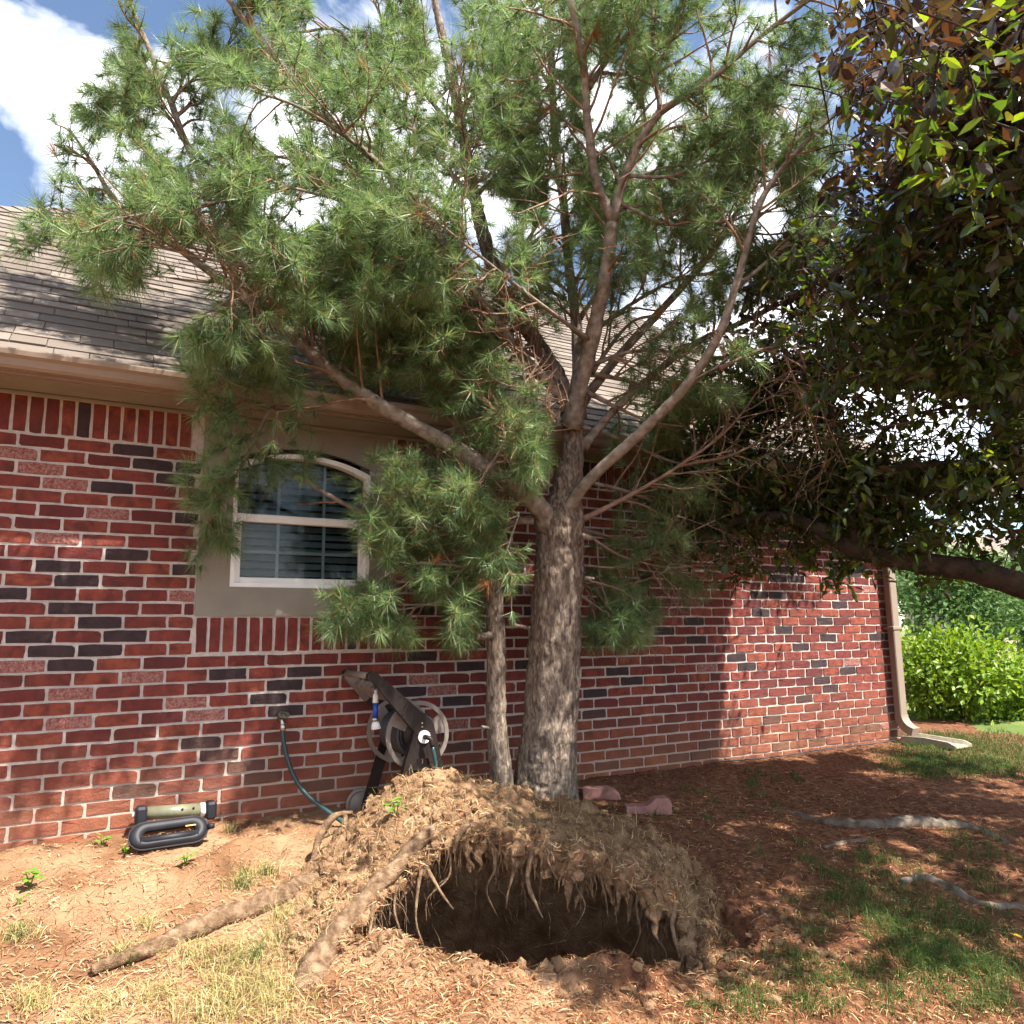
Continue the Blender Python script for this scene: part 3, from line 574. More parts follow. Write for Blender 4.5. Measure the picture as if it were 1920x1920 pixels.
while z < 2.12:
    hwz = hw-.02 if z < ARC0-.03 else max(.1, math.sqrt(max(.01, ar**2-(z-ARC0+ar-rise)**2))-.02)
    R_ = np.stack([WD, -WN, np.array([0, 0, 1.])], 1)@np.array([[1, 0, 0], [0, math.cos(.75), -math.sin(.75)], [0, math.sin(.75), math.cos(.75)]])
    MB().box(W(cu, -.115, z), (2*min(hwz, hw-.02), .052, .003), R_).build('blind_slat', 'blind', win, False); z += .047
wbox(rb := MB(), WU0-.05, WU1+.05, -.60, -.58, WZ0-.1, 2.25); wbox(rb, WU0-.05, WU0-.03, -.6, -.07, WZ0-.1, 2.25); wbox(rb, WU1+.03, WU1+.05, -.6, -.07, WZ0-.1, 2.25); wbox(rb, WU0-.05, WU1+.05, -.6, -.07, 2.2, 2.22); wbox(rb, WU0-.05, WU1+.05, -.6, -.07, WZ0-.08, WZ0-.06)
rb.build('dark_interior', 'dark_room', win, False)
# --- downspout and tap
dsp = link('downspout', None, house, W(6.74, .05, 0)); dsp.empty_display_size = .1
dzb = .16
wbox(MB(), 6.69, 6.79, .035, .105, dzb+.05, 2.2, .008).build('pipe', 'gutter_paint', dsp, False)
el = []
for k in range(9):
    a = k/8*1.25; el.append((.07+.16*(1-math.cos(a))*1.2, dzb+.06-.15*math.sin(a)))
def ribbon(pts, hw_, th, u0):
    mb = MB(); P = np.array(pts); T = nrm(np.gradient(P, axis=0)); Nn = np.column_stack([-T[:, 1], T[:, 0]]); V = []
    for p, n_ in zip(P, Nn):
        for su, sn in ((-1, -1), (1, -1), (1, 1), (-1, 1)): V.append(W(u0+su*hw_, p[0]+n_[0]*sn*th, p[1]+n_[1]*sn*th))
    n_ = len(P); i = np.arange(n_-1)[:, None]*4; j_ = np.arange(4)[None]; k_ = (j_+1) % 4
    return mb.add(V, [np.stack([i+j_, i+k_, i+4+k_, i+4+j_], -1).reshape(-1, 4), [[0, 1, 2, 3], [(n_-1)*4+3, (n_-1)*4+2, (n_-1)*4+1, (n_-1)*4]]])
ribbon(el, .051, .036, 6.74).build('elbow', 'gutter_paint', dsp, False)
wbox(MB(), 6.675, 6.805, .001, .113, 1.0, 1.03, .003).build('strap', 'gutter_paint', dsp, False)
fu, fzz = on_wall(527, 1350, .06)
tap = link('faucet', None, house, W(fu, .06, fzz)); tap.empty_display_size = .05
MB().tube([W(fu, -.02, fzz+.01), W(fu, .05, fzz+.01), W(fu+.002, .085, fzz-.005), W(fu+.004, .095, fzz-.045)], [.013, .013, .014, .013], 10, smooth=3).build('spout', 'metal', tap)
wh = MB(); 
for k in range(16):
    a0 = 2*math.pi*k/16; a1 = 2*math.pi*(k+1)/16; r_ = .026+.003*(k % 2); c_ = np.array(W(fu+.012, .075, fzz+.030)); ax_ = nrm(WN*.5+np.array([0, 0, 1.])); bx_ = np.cross(ax_, WD)
    wh.tube([c_+WD*r_*math.cos(a0)+bx_*r_*math.sin(a0), c_+WD*r_*math.cos(a1)+bx_*r_*math.sin(a1)], .005, 6)
wh.tube([c_-WD*.026, c_+WD*.026], .004, 6); wh.tube([c_-bx_*.026, c_+bx_*.026], .004, 6); wh.tube([c_, c_-ax_*.03], .006, 6)
wh.build('tap_wheel', 'olive_metal', tap)
# ------------------------------------------------------------------ the uprooted pine
pine = thing('pine_tree', 'uprooted white pine leaning onto the house, root plate lifted from the soil', 'tree', at(1025, 1505, 4.7))
class Tufts:
    def __init__(s): s.p = []; s.d = []; s.l = []
TF = Tufts(); DEADP = []
twigs = MB(); dtwigs = MB()
# where the photograph shows gaps: (x, y, rx, ry, keep probability)
GAPS = [(30, 200, 75, 260, 0), (150, 60, 90, 120, .0), (110, 130, 60, 70, .0), (430, 40, 75, 60, .25), (640, 15, 60, 45, .1), (505, 225, 42, 75, .12), (555, 400, 55, 48, .12), (340, 250, 50, 80, .4), (220, 300, 60, 45, .35), (150, 320, 40, 40, .3),
        (1330, 60, 60, 40, .3), (1240, 560, 50, 50, .3), (1190, 600, 40, 40, .4), (580, 1010, 120, 90, .10), (560, 930, 110, 50, .45), (640, 880, 70, 40, .5), (170, 1000, 190, 330, 0), (60, 640, 75, 160, 0), (200, 660, 130, 60, .0), (330, 1200, 220, 160, 0), (480, 1230, 110, 120, 0), (760, 1330, 160, 130, 0),
        (1045, 1230, 55, 300, 0), (1060, 850, 40, 100, .15), (1090, 700, 30, 120, .35), (1460, 1270, 220, 210, 0), (930, 1320, 45, 220, 0), (590, 640, 30, 30, .3), (730, 780, 90, 40, .4), (560, 790, 130, 45, .4), (600, 1060, 100, 60, .05), (1500, 800, 120, 150, .15), (1600, 1000, 300, 250, 0), (1700, 400, 180, 500, .05), (250, 640, 90, 50, .15), (420, 690, 100, 40, .5)]
def keep(P, d=None):
    x, y, dep = proj(P); p = 1.; wob = 1+1.1*float(fbm(np.array([x, y, 0.]), .016, 3)); rg_ = rng.random()*.5+.75
    for gx_, gy_, rx, ry, k in GAPS:
        e = ((x-gx_)/rx)**2+((y-gy_)/ry)**2
        if e*wob*rg_ < 1: p = min(p, k)
    if y > 1215: p = 0
    if x < 330 and y > 640: p = 0
    u_, q_ = uq(P)
    if q_ < .06 and P[2] < ez+.15: return False
    s_ = (P-E0)@SD
    if (P-E0)@RN < .06 and s_ > -.2 and u_ < 6.5: return False
    return rng.random() < p
def perp(t):
    a = np.cross(t, rng.standard_normal(3)); return a/(np.linalg.norm(a)+1e-9)
def twig(P, d, ln, r, tuft=True, mb=None, n=4, up=.25):
    pts = [P]; dd = d.copy()
    for k in range(n):
        dd = nrm(dd+rng.standard_normal(3)*.16+np.array([0, 0, up])*.16); pts.append(pts[-1]+dd*ln/n)
    mid = pts[len(pts)//2]
    if tuft and not keep(pts[-1]): return
    (mb or twigs).tube(pts, np.linspace(r, r*.35, n+1), 4, caps=False)
    if tuft:
        k = 0.
        m = max(1, int(ln/.12))
        for t in np.linspace(.35, 1, m+1):
            i = min(n-1, int(t*n)); f = t*n-i; p = pts[i]*(1-f)+pts[i+1]*f; TF.p.append(p); TF.d.append(nrm(pts[i+1]-pts[i])); TF.l.append(1.0 if t > .95 else .85)
def foliate(P, R, t0=.3, per=8., ln=(.35, .8), tuft=True, spread=1., flatten=1.):
    """side branches along a limb"""
    seg = np.linalg.norm(np.diff(P, axis=0), axis=1); S = np.concatenate([[0], np.cumsum(seg)]); tot = S[-1]
    for s in np.arange(tot*t0, tot, 1/(per*2.1)):
        s += rng.normal()*.03; i = int(np.clip(np.searchsorted(S, s)-1, 0, len(P)-2)); f = np.clip((s-S[i])/seg[i], 0, 1); p = P[i]*(1-f)+P[i+1]*f; T = nrm(P[i+1]-P[i])
        l = rng.uniform(*ln)*1.15*(1.05-.5*s/tot); sd = perp(T); sd[2] = sd[2]*flatten+.12; d = nrm(T*rng.uniform(.45, 1.0)+sd*rng.uniform(.7, 1.2)*spread); n = 6; pts = [p]; dd = d.copy()
        for k in range(n): dd = nrm(dd+rng.standard_normal(3)*.13+np.array([0, 0, .10 if k > 2 else -.04])); pts.append(pts[-1]+dd*l/n)
        pts = np.array(pts); r0 = min(.010, R[i]*.45+.002)
        if not tuft:
            dtwigs.tube(pts, np.linspace(r0*.8, .0012, n+1), 4, caps=False)
            for k in range(2, n+1):
                if rng.random() < .75: twig(pts[k], nrm(nrm(pts[k]-pts[k-1])*.7+perp(T)), rng.uniform(.08, .28), .0022, False, dtwigs, 3, -.1)
            continue
        okc = [keep(pts[-1]), keep(pts[3])]
        if not any(okc): continue
        last = n if okc[0] else 3
        twigs.tube(pts[:last+1], np.linspace(r0, .002, n+1)[:last+1], 5, caps=False)
        for k in range(2, last+1):
            for _ in range(2):
                T2 = nrm(pts[k]-pts[k-1]); twig(pts[k]-(pts[k]-pts[k-1])*rng.random(), nrm(T2*rng.uniform(.5, 1.1)+perp(T2)), rng.uniform(.08, .24), .0028)
        twig(pts[last], nrm(pts[last]-pts[last-1]), .10, .003)
SHOW = []
def limb(pix, r0, r1, name='branch', m='smooth_bark', per=8., ln=(.35, .8), t0=.3, tuft=True, sides=9, label=None, **kw):
    P = np.array([at(*p) for p in pix]); R = np.linspace(r0, r1, len(P)); P, R = spline(P, R, 5)
    P = P+np.column_stack([fbm(P+k*11, 3., 2) for k in range(3)])*np.minimum(.012, R[:, None]*.35)
    R = R*(1+.05*rng.standard_normal(len(R))); R = R*(1+.45*np.exp(-np.concatenate([[0], np.cumsum(np.linalg.norm(np.diff(P, axis=0), axis=1))])/(R[0]*1.6)))
    o = MB().tube(P, R, sides).build(name, m, pine)
    if r0 > .024: SHOW.append((P, R))
    if label: o['label'] = label
    foliate(P, R, t0, per, ln, tuft, **kw); return P, R
# trunk: displaced bark
def trunk_mesh(pix, rad, sides, k, amp, sc, name, flare=0):
    P = np.array([at(*p) for p in pix]); P, R = spline(P, np.array(rad), k); mb = MB().tube(P, R, sides, caps=True)
    V = mb.v[0]; n = len(P)*sides; c = np.repeat(P, sides, 0); N = nrm(V[:n]-c); Q = V[:n]*np.array([1, 1, .55])
    pl = np.abs(fbm(Q, sc, 3)); ds = amp*(np.clip(pl*2.2, 0, 1)-.55)+amp*.9*fbm(V[:n], sc*.35, 2)
    V[:n] += N*ds[:, None]; return mb.build(name, 'pine_bark', pine), P, R
_, TP, TR = trunk_mesh([(1020, 1545, 4.66), (1022, 1490, 4.68), (1025, 1440, 4.70), (1032, 1340, 4.72), (1040, 1200, 4.75), (1048, 1060, 4.78), (1053, 980, 4.8), (1062, 920, 4.83), (1074, 850, 4.88), (1068, 770, 4.95), (1040, 700, 5.02), (985, 612, 5.1), (935, 530, 5.2), (892, 380, 5.35), (856, 190, 5.55), (815, 0, 5.8), (780, -200, 6.0)],
    [.225, .198, .182, .166, .157, .148, .142, .092, .066, .058, .054, .050, .047, .042, .035, .026, .018], 96, 22, .010, 34, 'trunk')
_, SP, SR = trunk_mesh([(945, 1500, 4.60), (938, 1440, 4.60), (930, 1340, 4.62), (931, 1230, 4.63), (925, 1090, 4.66), (915, 1010, 4.66), (905, 930, 4.64), (925, 840, 4.58), (970, 740, 4.5)],
    [.075, .066, .060, .058, .050, .042, .034, .022, .012], 48, 14, .004, 40, 'second_stem')
for (x, y, dx, dy, r_) in ((915, 1192, -24, 2, .022), (921, 1367, -20, -4, .010), (982, 1178, -18, -6, .010), (1085, 1005, 30, 6, .014), (1090, 1085, 26, 0, .010)):
    a = at(x+8, y, 4.6); b = at(x+dx*.9, y+dy, 4.56); MB().tube([a, b], [r_*1.3, r_*.9], 8).build('branch_stub', 'pine_bark', pine)
L1 = limb([(1030, 985, 4.76), (1000, 940, 4.66), (890, 860, 4.55), (760, 790, 4.47), (640, 712, 4.40), (540, 625, 4.36), (440, 543, 4.33), (340, 468, 4.30), (225, 385, 4.25), (170, 300, 4.2), (130, 240, 4.15)], .062, .004, per=9, t0=.36, sides=12)
limb([(446, 548, 4.33), (425, 470, 4.36), (400, 395, 4.40), (350, 270, 4.44), (310, 170, 4.48), (270, 70, 4.5), (235, -20, 4.5)], .026, .012, per=10, t0=.05, ln=(.3, .6))
limb([(340, 468, 4.30), (290, 440, 4.25), (200, 438, 4.18), (110, 470, 4.1)], .016, .006, per=12, t0=.1, ln=(.25, .5))
limb([(350, 270, 4.44), (300, 200, 4.40), (250, 190, 4.35), (220, 240, 4.3)], .010, .004, per=10, t0=.2, ln=(.2, .35))
limb([(318, 190, 4.48), (360, 150, 4.5), (420, 90, 4.5), (450, 60, 4.5)], .010, .004, per=12, t0=.2, ln=(.2, .4))
limb([(1062, 770, 4.92), (1040, 735, 4.85), (960, 640, 4.72), (870, 520, 4.62), (815, 430, 4.55), (700, 300, 4.45), (600, 205, 4.38), (500, 90, 4.3), (420, -10, 4.25)], .036, .013, per=9, t0=.12)
limb([(820, 440, 4.56), (850, 340, 4.5), (900, 220, 4.42), (960, 130, 4.35)], .013, .005, per=9, t0=.1, ln=(.3, .6))
limb([(860, 505, 4.62), (760, 420, 4.6), (690, 350, 4.58), (600, 310, 4.55), (500, 290, 4.5)], .018, .007, per=11, t0=.1, ln=(.3, .6))
limb([(1068, 800, 4.86), (1085, 730, 4.78), (1110, 640, 4.7), (1132, 520, 4.62), (1146, 410, 4.55)], .052, .038, per=4, t0=.5, ln=(.3, .6), sides=12)
limb([(1146, 412, 4.55), (1118, 330, 4.48), (1103, 220, 4.42), (1095, 130, 4.38), (1068, -10, 4.3)], .028, .020, per=7, t0=.1)
limb([(1103, 165, 4.41), (1140, 110, 4.45), (1190, 45, 4.5), (1230, -20, 4.55)], .018, .012, per=8, t0=.1)
limb([(1146, 412, 4.55), (1175, 330, 4.5), (1205, 260, 4.47), (1238, 207, 4.44)], .028, .022, per=6, t0=.1)
limb([(1238, 207, 4.44), (1330, 150, 4.38), (1430, 65, 4.3), (1530, -10, 4.2)], .018, .011, per=9, t0=.1)
limb([(1238, 207, 4.44), (1228, 120, 4.5), (1222, 0, 4.55), (1215, -80, 4.6)], .014, .010, per=8, t0=.1)
limb([(1065, 960, 4.74), (1100, 905, 4.66), (1190, 822, 4.55), (1290, 718, 4.45), (1345, 635, 4.4), (1388, 510, 4.36), (1425, 385, 4.33), (1480, 300, 4.28), (1560, 220, 4.2), (1640, 140, 4.1)], .040, .006, per=8, t0=.62, sides=11, ln=(.3, .6))
limb([(1090, 840, 4.9), (1140, 780, 4.98), (1210, 715, 5.05), (1310, 640, 5.1), (1400, 600, 5.15), (1560, 520, 5.2), (1680, 440, 5.2)], .032, .010, per=7, t0=.4)
limb([(1085, 760, 4.98), (1170, 655, 5.15), (1260, 560, 5.3), (1340, 465, 5.4), (1420, 330, 5.5), (1470, 200, 5.5)], .034, .014, per=8, t0=.4)
limb([(1080, 780, 4.95), (1084, 650, 5.2), (1072, 540, 5.35), (1060, 420, 5.5), (1040, 250, 5.6), (1030, 60, 5.6), (1025, -60, 5.6)], .045, .020, per=8, t0=.2)
limb([(985, 612, 5.1), (900, 580, 5.05), (800, 560, 4.95), (700, 560, 4.9), (600, 540, 4.85)], .020, .008, per=10, t0=.2)
limb([(1000, 640, 5.05), (930, 690, 4.9), (830, 690, 4.75), (740, 660, 4.65), (660, 640, 4.6)], .016, .006, per=9, t0=.2)
limb([(940, 540, 5.18), (840, 460, 5.2), (730, 470, 5.2), (620, 490, 5.1)], .016, .006, per=10, t0=.2)
limb([(892, 380, 5.35), (790, 260, 5.3), (700, 160, 5.2), (640, 60, 5.1), (560, 60, 5.0)], .02, .008, per=10, t0=.1)
limb([(870, 270, 5.45), (760, 120, 5.4), (700, 0, 5.3)], .018, .008, per=10, t0=.1)
limb([(860, 220, 5.5), (930, 120, 5.4), (1000, 20, 5.3)], .018, .008, per=10, t0=.1)
limb([(890, 370, 5.35), (960, 300, 5.2), (1010, 220, 5.1), (1000, 100, 5.0)], .018, .008, per=10, t0=.1)
limb([(930, 520, 5.2), (990, 450, 5.1), (1020, 380, 5.0), (980, 280, 4.9)], .016, .007, per=9, t0=.1)
limb([(1175, 330, 4.5), (1260, 330, 4.55), (1350, 290, 4.6), (1450, 240, 4.6)], .012, .005, per=10, t0=.1)
limb([(1160, 380, 4.55), (1250, 420, 4.7), (1340, 420, 4.8), (1440, 440, 4.8), (1540, 420, 4.8)], .012, .005, per=9, t0=.2)
limb([(1060, 560, 5.3), (1000, 540, 5.2), (930, 600, 5.1), (870, 640, 5.0)], .014, .006, per=9, t0=.2)
limb([(610, 695, 4.39), (560, 712, 4.33), (500, 780, 4.28), (455, 870, 4.24), (420, 925, 4.2), (385, 965, 4.15)], .013, .006, per=13, t0=.05, ln=(.22, .42), label='drooping branch hanging in front of the window')
limb([(815, 430, 4.55), (740, 400, 4.2), (640, 375, 3.95), (540, 350, 3.8), (450, 320, 3.7)], .014, .005, per=9, t0=.15, ln=(.3, .6))
limb([(700, 300, 4.45), (640, 250, 4.1), (560, 200, 3.9), (470, 170, 3.8)], .013, .005, per=9, t0=.15, ln=(.3, .6))
limb([(870, 520, 4.62), (800, 490, 4.3), (700, 500, 4.05), (600, 500, 3.9), (500, 480, 3.8)], .013, .005, per=9, t0=.2, ln=(.3, .55))
limb([(600, 500, 3.9), (480, 500, 3.7), (360, 480, 3.55), (270, 450, 3.5)], .010, .004, per=10, t0=.1, ln=(.3, .5))
limb([(540, 350, 3.8), (430, 375, 3.62), (310, 395, 3.5), (190, 415, 3.42)], .010, .004, per=10, t0=.1, ln=(.3, .5))
limb([(500, 480, 3.8), (430, 560, 3.7), (360, 600, 3.62)], .008, .004, per=10, t0=.1, ln=(.25, .4))
limb([(1110, 640, 4.7), (1000, 560, 4.3), (900, 480, 4.0), (800, 400, 3.8)], .014, .005, per=7, t0=.35, ln=(.3, .55))
limb([(515, 762, 4.28), (440, 745, 4.15), (370, 740, 4.08), (330, 760, 4.05)], .007, .004, per=13, t0=.1, ln=(.2, .35))
limb([(1000, 975, 4.72), (880, 985, 4.68), (780, 972, 4.66), (690, 962, 4.6), (620, 930, 4.5), (556, 893, 4.42)], .022, .011, per=5, t0=.45, ln=(.2, .4), m='smooth_bark')
limb([(922, 1080, 4.62), (860, 1062, 4.5), (770, 1058, 4.42), (700, 1095, 4.36), (650, 1135, 4.3)], .012, .005, per=14, t0=.2, ln=(.25, .42))
limb([(920, 1050, 4.62), (850, 1000, 4.45), (780, 975, 4.35), (740, 960, 4.3)], .011, .005, per=14, t0=.15, ln=(.25, .45))
limb([(915, 1000, 4.62), (900, 920, 4.48), (940, 840, 4.4), (975, 760, 4.32), (985, 700, 4.3)], .011, .005, per=15, t0=.1, ln=(.2, .36))
limb([(925, 1085, 4.62), (850, 1120, 4.5), (770, 1140, 4.42), (690, 1150, 4.36)], .009, .004, per=14, t0=.2, ln=(.2, .36))
limb([(925, 900, 4.58), (980, 870, 4.46), (1040, 800, 4.4), (1050, 760, 4.36)], .009, .004, per=14, t0=.1, ln=(.2, .3))
limb([(925, 1000, 4.62), (970, 960, 4.5), (960, 1000, 4.42), (940, 1060, 4.4)], .008, .004, per=14, t0=.1, ln=(.2, .3))
limb([(1060, 1100, 4.9), (1110, 1130, 5.0), (1150, 1170, 5.05), (1170, 1190, 5.1)], .010, .005, per=16, t0=.1, ln=(.2, .35))
limb([(930, 1110, 4.75), (890, 1140, 4.85), (860, 1170, 4.9)], .008, .004, per=16, t0=.1, ln=(.2, .3))
limb([(1290, 718, 4.45), (1340, 690, 4.36), (1365, 670, 4.32)], .007, .004, per=16, t0=.3, ln=(.1, .18))
for pix in ([(1040, 700, 5.0), (950, 715, 4.86), (850, 735, 4.8), (750, 735, 4.75)], [(1060, 770, 4.95), (970, 790, 4.8), (880, 795, 4.72), (800, 820, 4.66)], [(1085, 700, 5.0), (1180, 715, 5.02), (1280, 755, 5.06), (1390, 780, 5.1)], [(1085, 640, 5.1), (1200, 560, 5.1), (1300, 515, 5.1), (1430, 520, 5.1)], [(1090, 800, 4.97), (1180, 830, 5.1), (1260, 865, 5.2), (1340, 880, 5.3)], [(1070, 990, 4.97), (1150, 1010, 5.12), (1230, 1050, 5.28), (1300, 1085, 5.4)], [(1070, 1080, 4.97), (1130, 1110, 5.1), (1180, 1160, 5.2)], [(1080, 900, 4.97), (1170, 920, 5.1), (1260, 950, 5.25), (1350, 960, 5.4)], [(1085, 600, 5.3), (1170, 480, 5.3), (1250, 380, 5.3), (1350, 330, 5.3)], [(1072, 540, 5.35), (1150, 400, 5.4), (1180, 250, 5.4), (1290, 120, 5.4)], [(1110, 700, 4.95), (1150, 640, 4.98), (1190, 600, 5.0), (1240, 590, 5.0)], [(1100, 640, 5.0), (1040, 590, 4.95), (1000, 570, 4.9), (960, 590, 4.9)], [(1100, 690, 4.85), (1180, 660, 4.85), (1260, 660, 4.88), (1330, 690, 4.9)], [(1090, 730, 4.9), (1150, 760, 4.92), (1220, 790, 4.95), (1290, 800, 5.0)], [(1030, 690, 4.98), (990, 660, 4.85), (930, 640, 4.75), (880, 650, 4.7)], [(985, 612, 5.1), (880, 640, 5.0), (770, 610, 4.95), (680, 620, 4.9)], [(1380, 540, 4.4), (1450, 480, 4.5), (1530, 400, 4.6), (1570, 300, 4.6)]):
    limb(pix, .016, .005, per=8, t0=.2, ln=(.3, .55))
# bare lower branches on the shaded side
for pix, r0 in (([(1090, 975, 4.78), (1180, 930, 4.75), (1275, 872, 4.72), (1370, 800, 4.7), (1450, 690, 4.7)], .018), ([(1275, 872, 4.72), (1380, 850, 4.8), (1480, 790, 4.85), (1560, 740, 4.9)], .010), ([(1085, 990, 4.82), (1160, 1040, 4.95), (1260, 1065, 5.1), (1340, 1050, 5.2)], .012), ([(1090, 1060, 4.82), (1180, 1060, 4.95), (1290, 1000, 5.0), (1400, 950, 5.05)], .008), ([(1092, 1085, 4.82), (1170, 1110, 4.9), (1240, 1170, 5.0)], .006), ([(1350, 690, 4.4), (1450, 650, 4.5), (1570, 655, 4.6), (1700, 640, 4.7)], .012), ([(1450, 660, 4.5), (1520, 590, 4.5), (1600, 520, 4.5)], .010), ([(1470, 665, 4.52), (1510, 760, 4.5), (1540, 850, 4.5)], .006), ([(1500, 660, 4.55), (1545, 780, 4.55), (1590, 880, 4.55)], .006)):
    limb(pix, r0, .003, m='dead_twig', per=9, t0=.15, ln=(.25, .6), tuft=False, sides=7, label='bare dead lower branch')
twigs.build('twigs', 'twig', pine)['kind'] = 'stuff'; dtwigs.build('dead_twigs', 'dead_twig', pine)['kind'] = 'stuff'
def make_needles():
    P = np.array(TF.p); D = np.array(TF.d); l = np.array(TF.l); kp = np.ones(len(P), bool); x, y, dep = proj(P)
    for Q, R in SHOW+[(TP[60:], TR[60:])]:     # thin the tufts that hang right in front of a thick limb
        qx, qy, qd = proj(Q); d2 = (x[:, None]-qx)**2+(y[:, None]-qy)**2; j = d2.argmin(1); near = np.sqrt(d2[np.arange(len(x)), j]) < 23+R[j]*F/qd[j]
        kp &= ~(near & (dep < qd[j]+.05) & (rng.random(len(x)) < .75))
    for (tx_, ty_, td_, tr_) in ((850, 1000, 4.4, .30), (720, 1090, 4.35, .26), (960, 780, 4.35, .24), (1030, 1040, 4.60, .14), (1030, 1180, 4.6, .14), (1025, 1320, 4.55, .14), (780, 800, 4.4, .12), (540, 640, 4.3, .16)):      # sun flecks that reach the lower tufts and the trunk
        v = P-at(tx_, ty_, td_); t = v@SUN; off = np.linalg.norm(v-t[:, None]*SUN, axis=1); kp &= ~((t > .35) & (off < tr_) & (rng.random(len(t)) < .5))
    tq = ((P-WO)@WN)/float(SUN@WN); uw = (P-WO)@WD-tq*float(SUN@WD); zw = P[:, 2]-tq*SUN[2]; kp &= ~((uw > 4.7) & (uw < 6.9) & (zw > -.3) & (zw < 1.25) & (rng.random(len(P)) < np.where((x > 1080) & (x < 1400) & (y > 420) & (y < 860), .3, .85)))
    P, D, l = P[kp], D[kp], l[kp]; l = l*rng.uniform(.62, 1.12, len(l)); n = len(P); K = min(46, max(14, int(1050000/n)))
    print('tufts', n, 'needles each', K)
    th = rng.random((n, K))*2*math.pi; al = np.radians(rng.uniform(8, 88, (n, K))); A = nrm(np.cross(D, rng.standard_normal((n, 3)))); B = np.cross(D, A)
    d = D[:, None]*np.cos(al)[..., None]+(A[:, None]*np.cos(th)[..., None]+B[:, None]*np.sin(th)[..., None])*np.sin(al)[..., None]; d[..., 2] -= .14; d = nrm(d)
    ln = rng.uniform(.09, .14, (n, K))*l[:, None]; b = P[:, None]-D[:, None]*rng.uniform(0, .035, (n, K))[..., None]
    s = nrm(np.cross(d, rng.standard_normal((n, K, 3))))*.0017
    tip = b+d*ln[..., None]; tip[..., 2] -= ln*.08
    V = np.stack([b-s, b+s, tip], 2).reshape(-1, 3); i = np.arange(n*K)[:, None]*3
    dd = np.repeat(rng.random(n) < .006, K) | (rng.random(n*K) < .012); MB().add(V.reshape(-1, 3, 3)[dd].reshape(-1, 3), [np.arange(dd.sum())[:, None]*3+np.array([0, 1, 2])]).build('dead_needles', 'dead_needle', pine, smooth=False)['kind'] = 'stuff'
    V = V.reshape(-1, 3, 3)[~dd].reshape(-1, 3); i = np.arange((~dd).sum())[:, None]*3
    return MB().add(V, [i+np.array([0, 1, 2])]).build('crown', 'needle', pine, smooth=False)
make_needles()['kind'] = 'stuff'
# ------------------------------------------------------------------ root plate
LIP = [(520, 1925, 2.74), (565, 1850, 2.84), (625, 1765, 3.0), (705, 1680, 3.17), (790, 1600, 3.33), (870, 1560, 3.42), (960, 1565, 3.46), (1060, 1590, 3.46), (1160, 1625, 3.44), (1240, 1680, 3.38), (1300, 1745, 3.3), (1345, 1810, 3.2)]
CRE = [(470, 1860, 2.9), (500, 1800, 3.03), (545, 1715, 3.28), (615, 1610, 3.68), (700, 1500, 4.0), (800, 1452, 4.2), (900, 1466, 4.3), (1010, 1496, 4.45), (1110, 1518, 4.45), (1220, 1565, 4.2), (1310, 1640, 3.85), (1400, 1760, 3.45)]
nS = 200
def curve(c):
    P = np.array([at(*p) for p in c]); P, _ = spline(P, np.ones(len(P)), 24); t = np.linspace(0, len(P)-1, nS); i = np.minimum(t.astype(int), len(P)-2); f = (t-i)[:, None]; return P[i]*(1-f)+P[i+1]*f
lip, cre = curve(LIP), curve(CRE); sp = np.linspace(0, 1, nS); wS = np.clip(np.sin(math.pi*sp), 0, 1)**.55
gl = G(lip[:, 0], lip[:, 1], False); endw = sstep(0, .16, sp)*sstep(1, .86, sp)
lip[:, 2] = np.where(sp < .5, np.maximum(lip[:, 2], gl), lip[:, 2])*endw+(gl-.02)*(1-endw)
gc = G(cre[:, 0], cre[:, 1], False); cre[:, 2] = cre[:, 2]*endw+(gc-.01)*(1-endw)
bkd = nrm(np.column_stack([cre[:, 0]-lip[:, 0], cre[:, 1]-lip[:, 1], np.zeros(nS)])); bkd2 = nrm(bkd*.4+np.array([-.1, 1, 0]))
rows = []
out = cre+bkd*.28; out[:, 2] = G(out[:, 0], out[:, 1], False)-.05
rows.append(out); c2 = cre+bkd*.12; c2[:, 2] = cre[:, 2]*.55+out[:, 2]*.45; rows.append(c2); rows.append(cre)
for t in (.2, .4, .6, .8): 
    m_ = cre*(1-t)+lip*t; m_[:, 2] += .05*math.sin(math.pi*t)*wS; rows.append(m_)
rows.append(lip)
dn = np.array([0, 0, -1.])
r_ = lip-bkd*.025+dn*.03*wS[:, None]; rows.append(r_); r_ = lip-bkd*.005+dn*.065*wS[:, None]; rows.append(r_)
r_ = lip+bkd*.09+dn*.085*wS[:, None]; rows.append(r_); r_ = lip+bkd2*.24*wS[:, None]+dn*.13*wS[:, None]; rows.append(r_); r_ = lip+bkd2*.46*wS[:, None]+dn*.27*wS[:, None]; rows.append(r_); r_ = lip+bkd2*.75*wS[:, None]+dn*1.1*wS[:, None]; rows.append(r_)
Rw = np.array(rows); T_ = []
for k in range(len(Rw)-1):
    for t in np.linspace(0, 1, 7, endpoint=False): T_.append(Rw[k]*(1-t)+Rw[k+1]*t)
T_.append(Rw[-1]); Pl = np.array(T_)
for _ in range(3): Pl[1:-1] = (Pl[:-2]+2*Pl[1:-1]+Pl[2:])/4
nR = len(Pl)
def surf_n(Pl): return nrm(np.cross(np.gradient(Pl, axis=1), np.gradient(Pl, axis=0)))
Nn = surf_n(Pl)
if Nn[20, 100, 2] < 0: Nn = -Nn
rr = np.arange(nR)/nR; fringe = np.exp(-((rr-.66)/.14)**2)[:, None]*wS[None]
ds = .042*fbm(Pl, 4.5, 4)+.022*fbm(Pl+4, 15, 3)+.010*fbm(Pl+8, 45, 2); Pl = Pl+Nn*(ds*(.95+.45*fringe))[..., None]
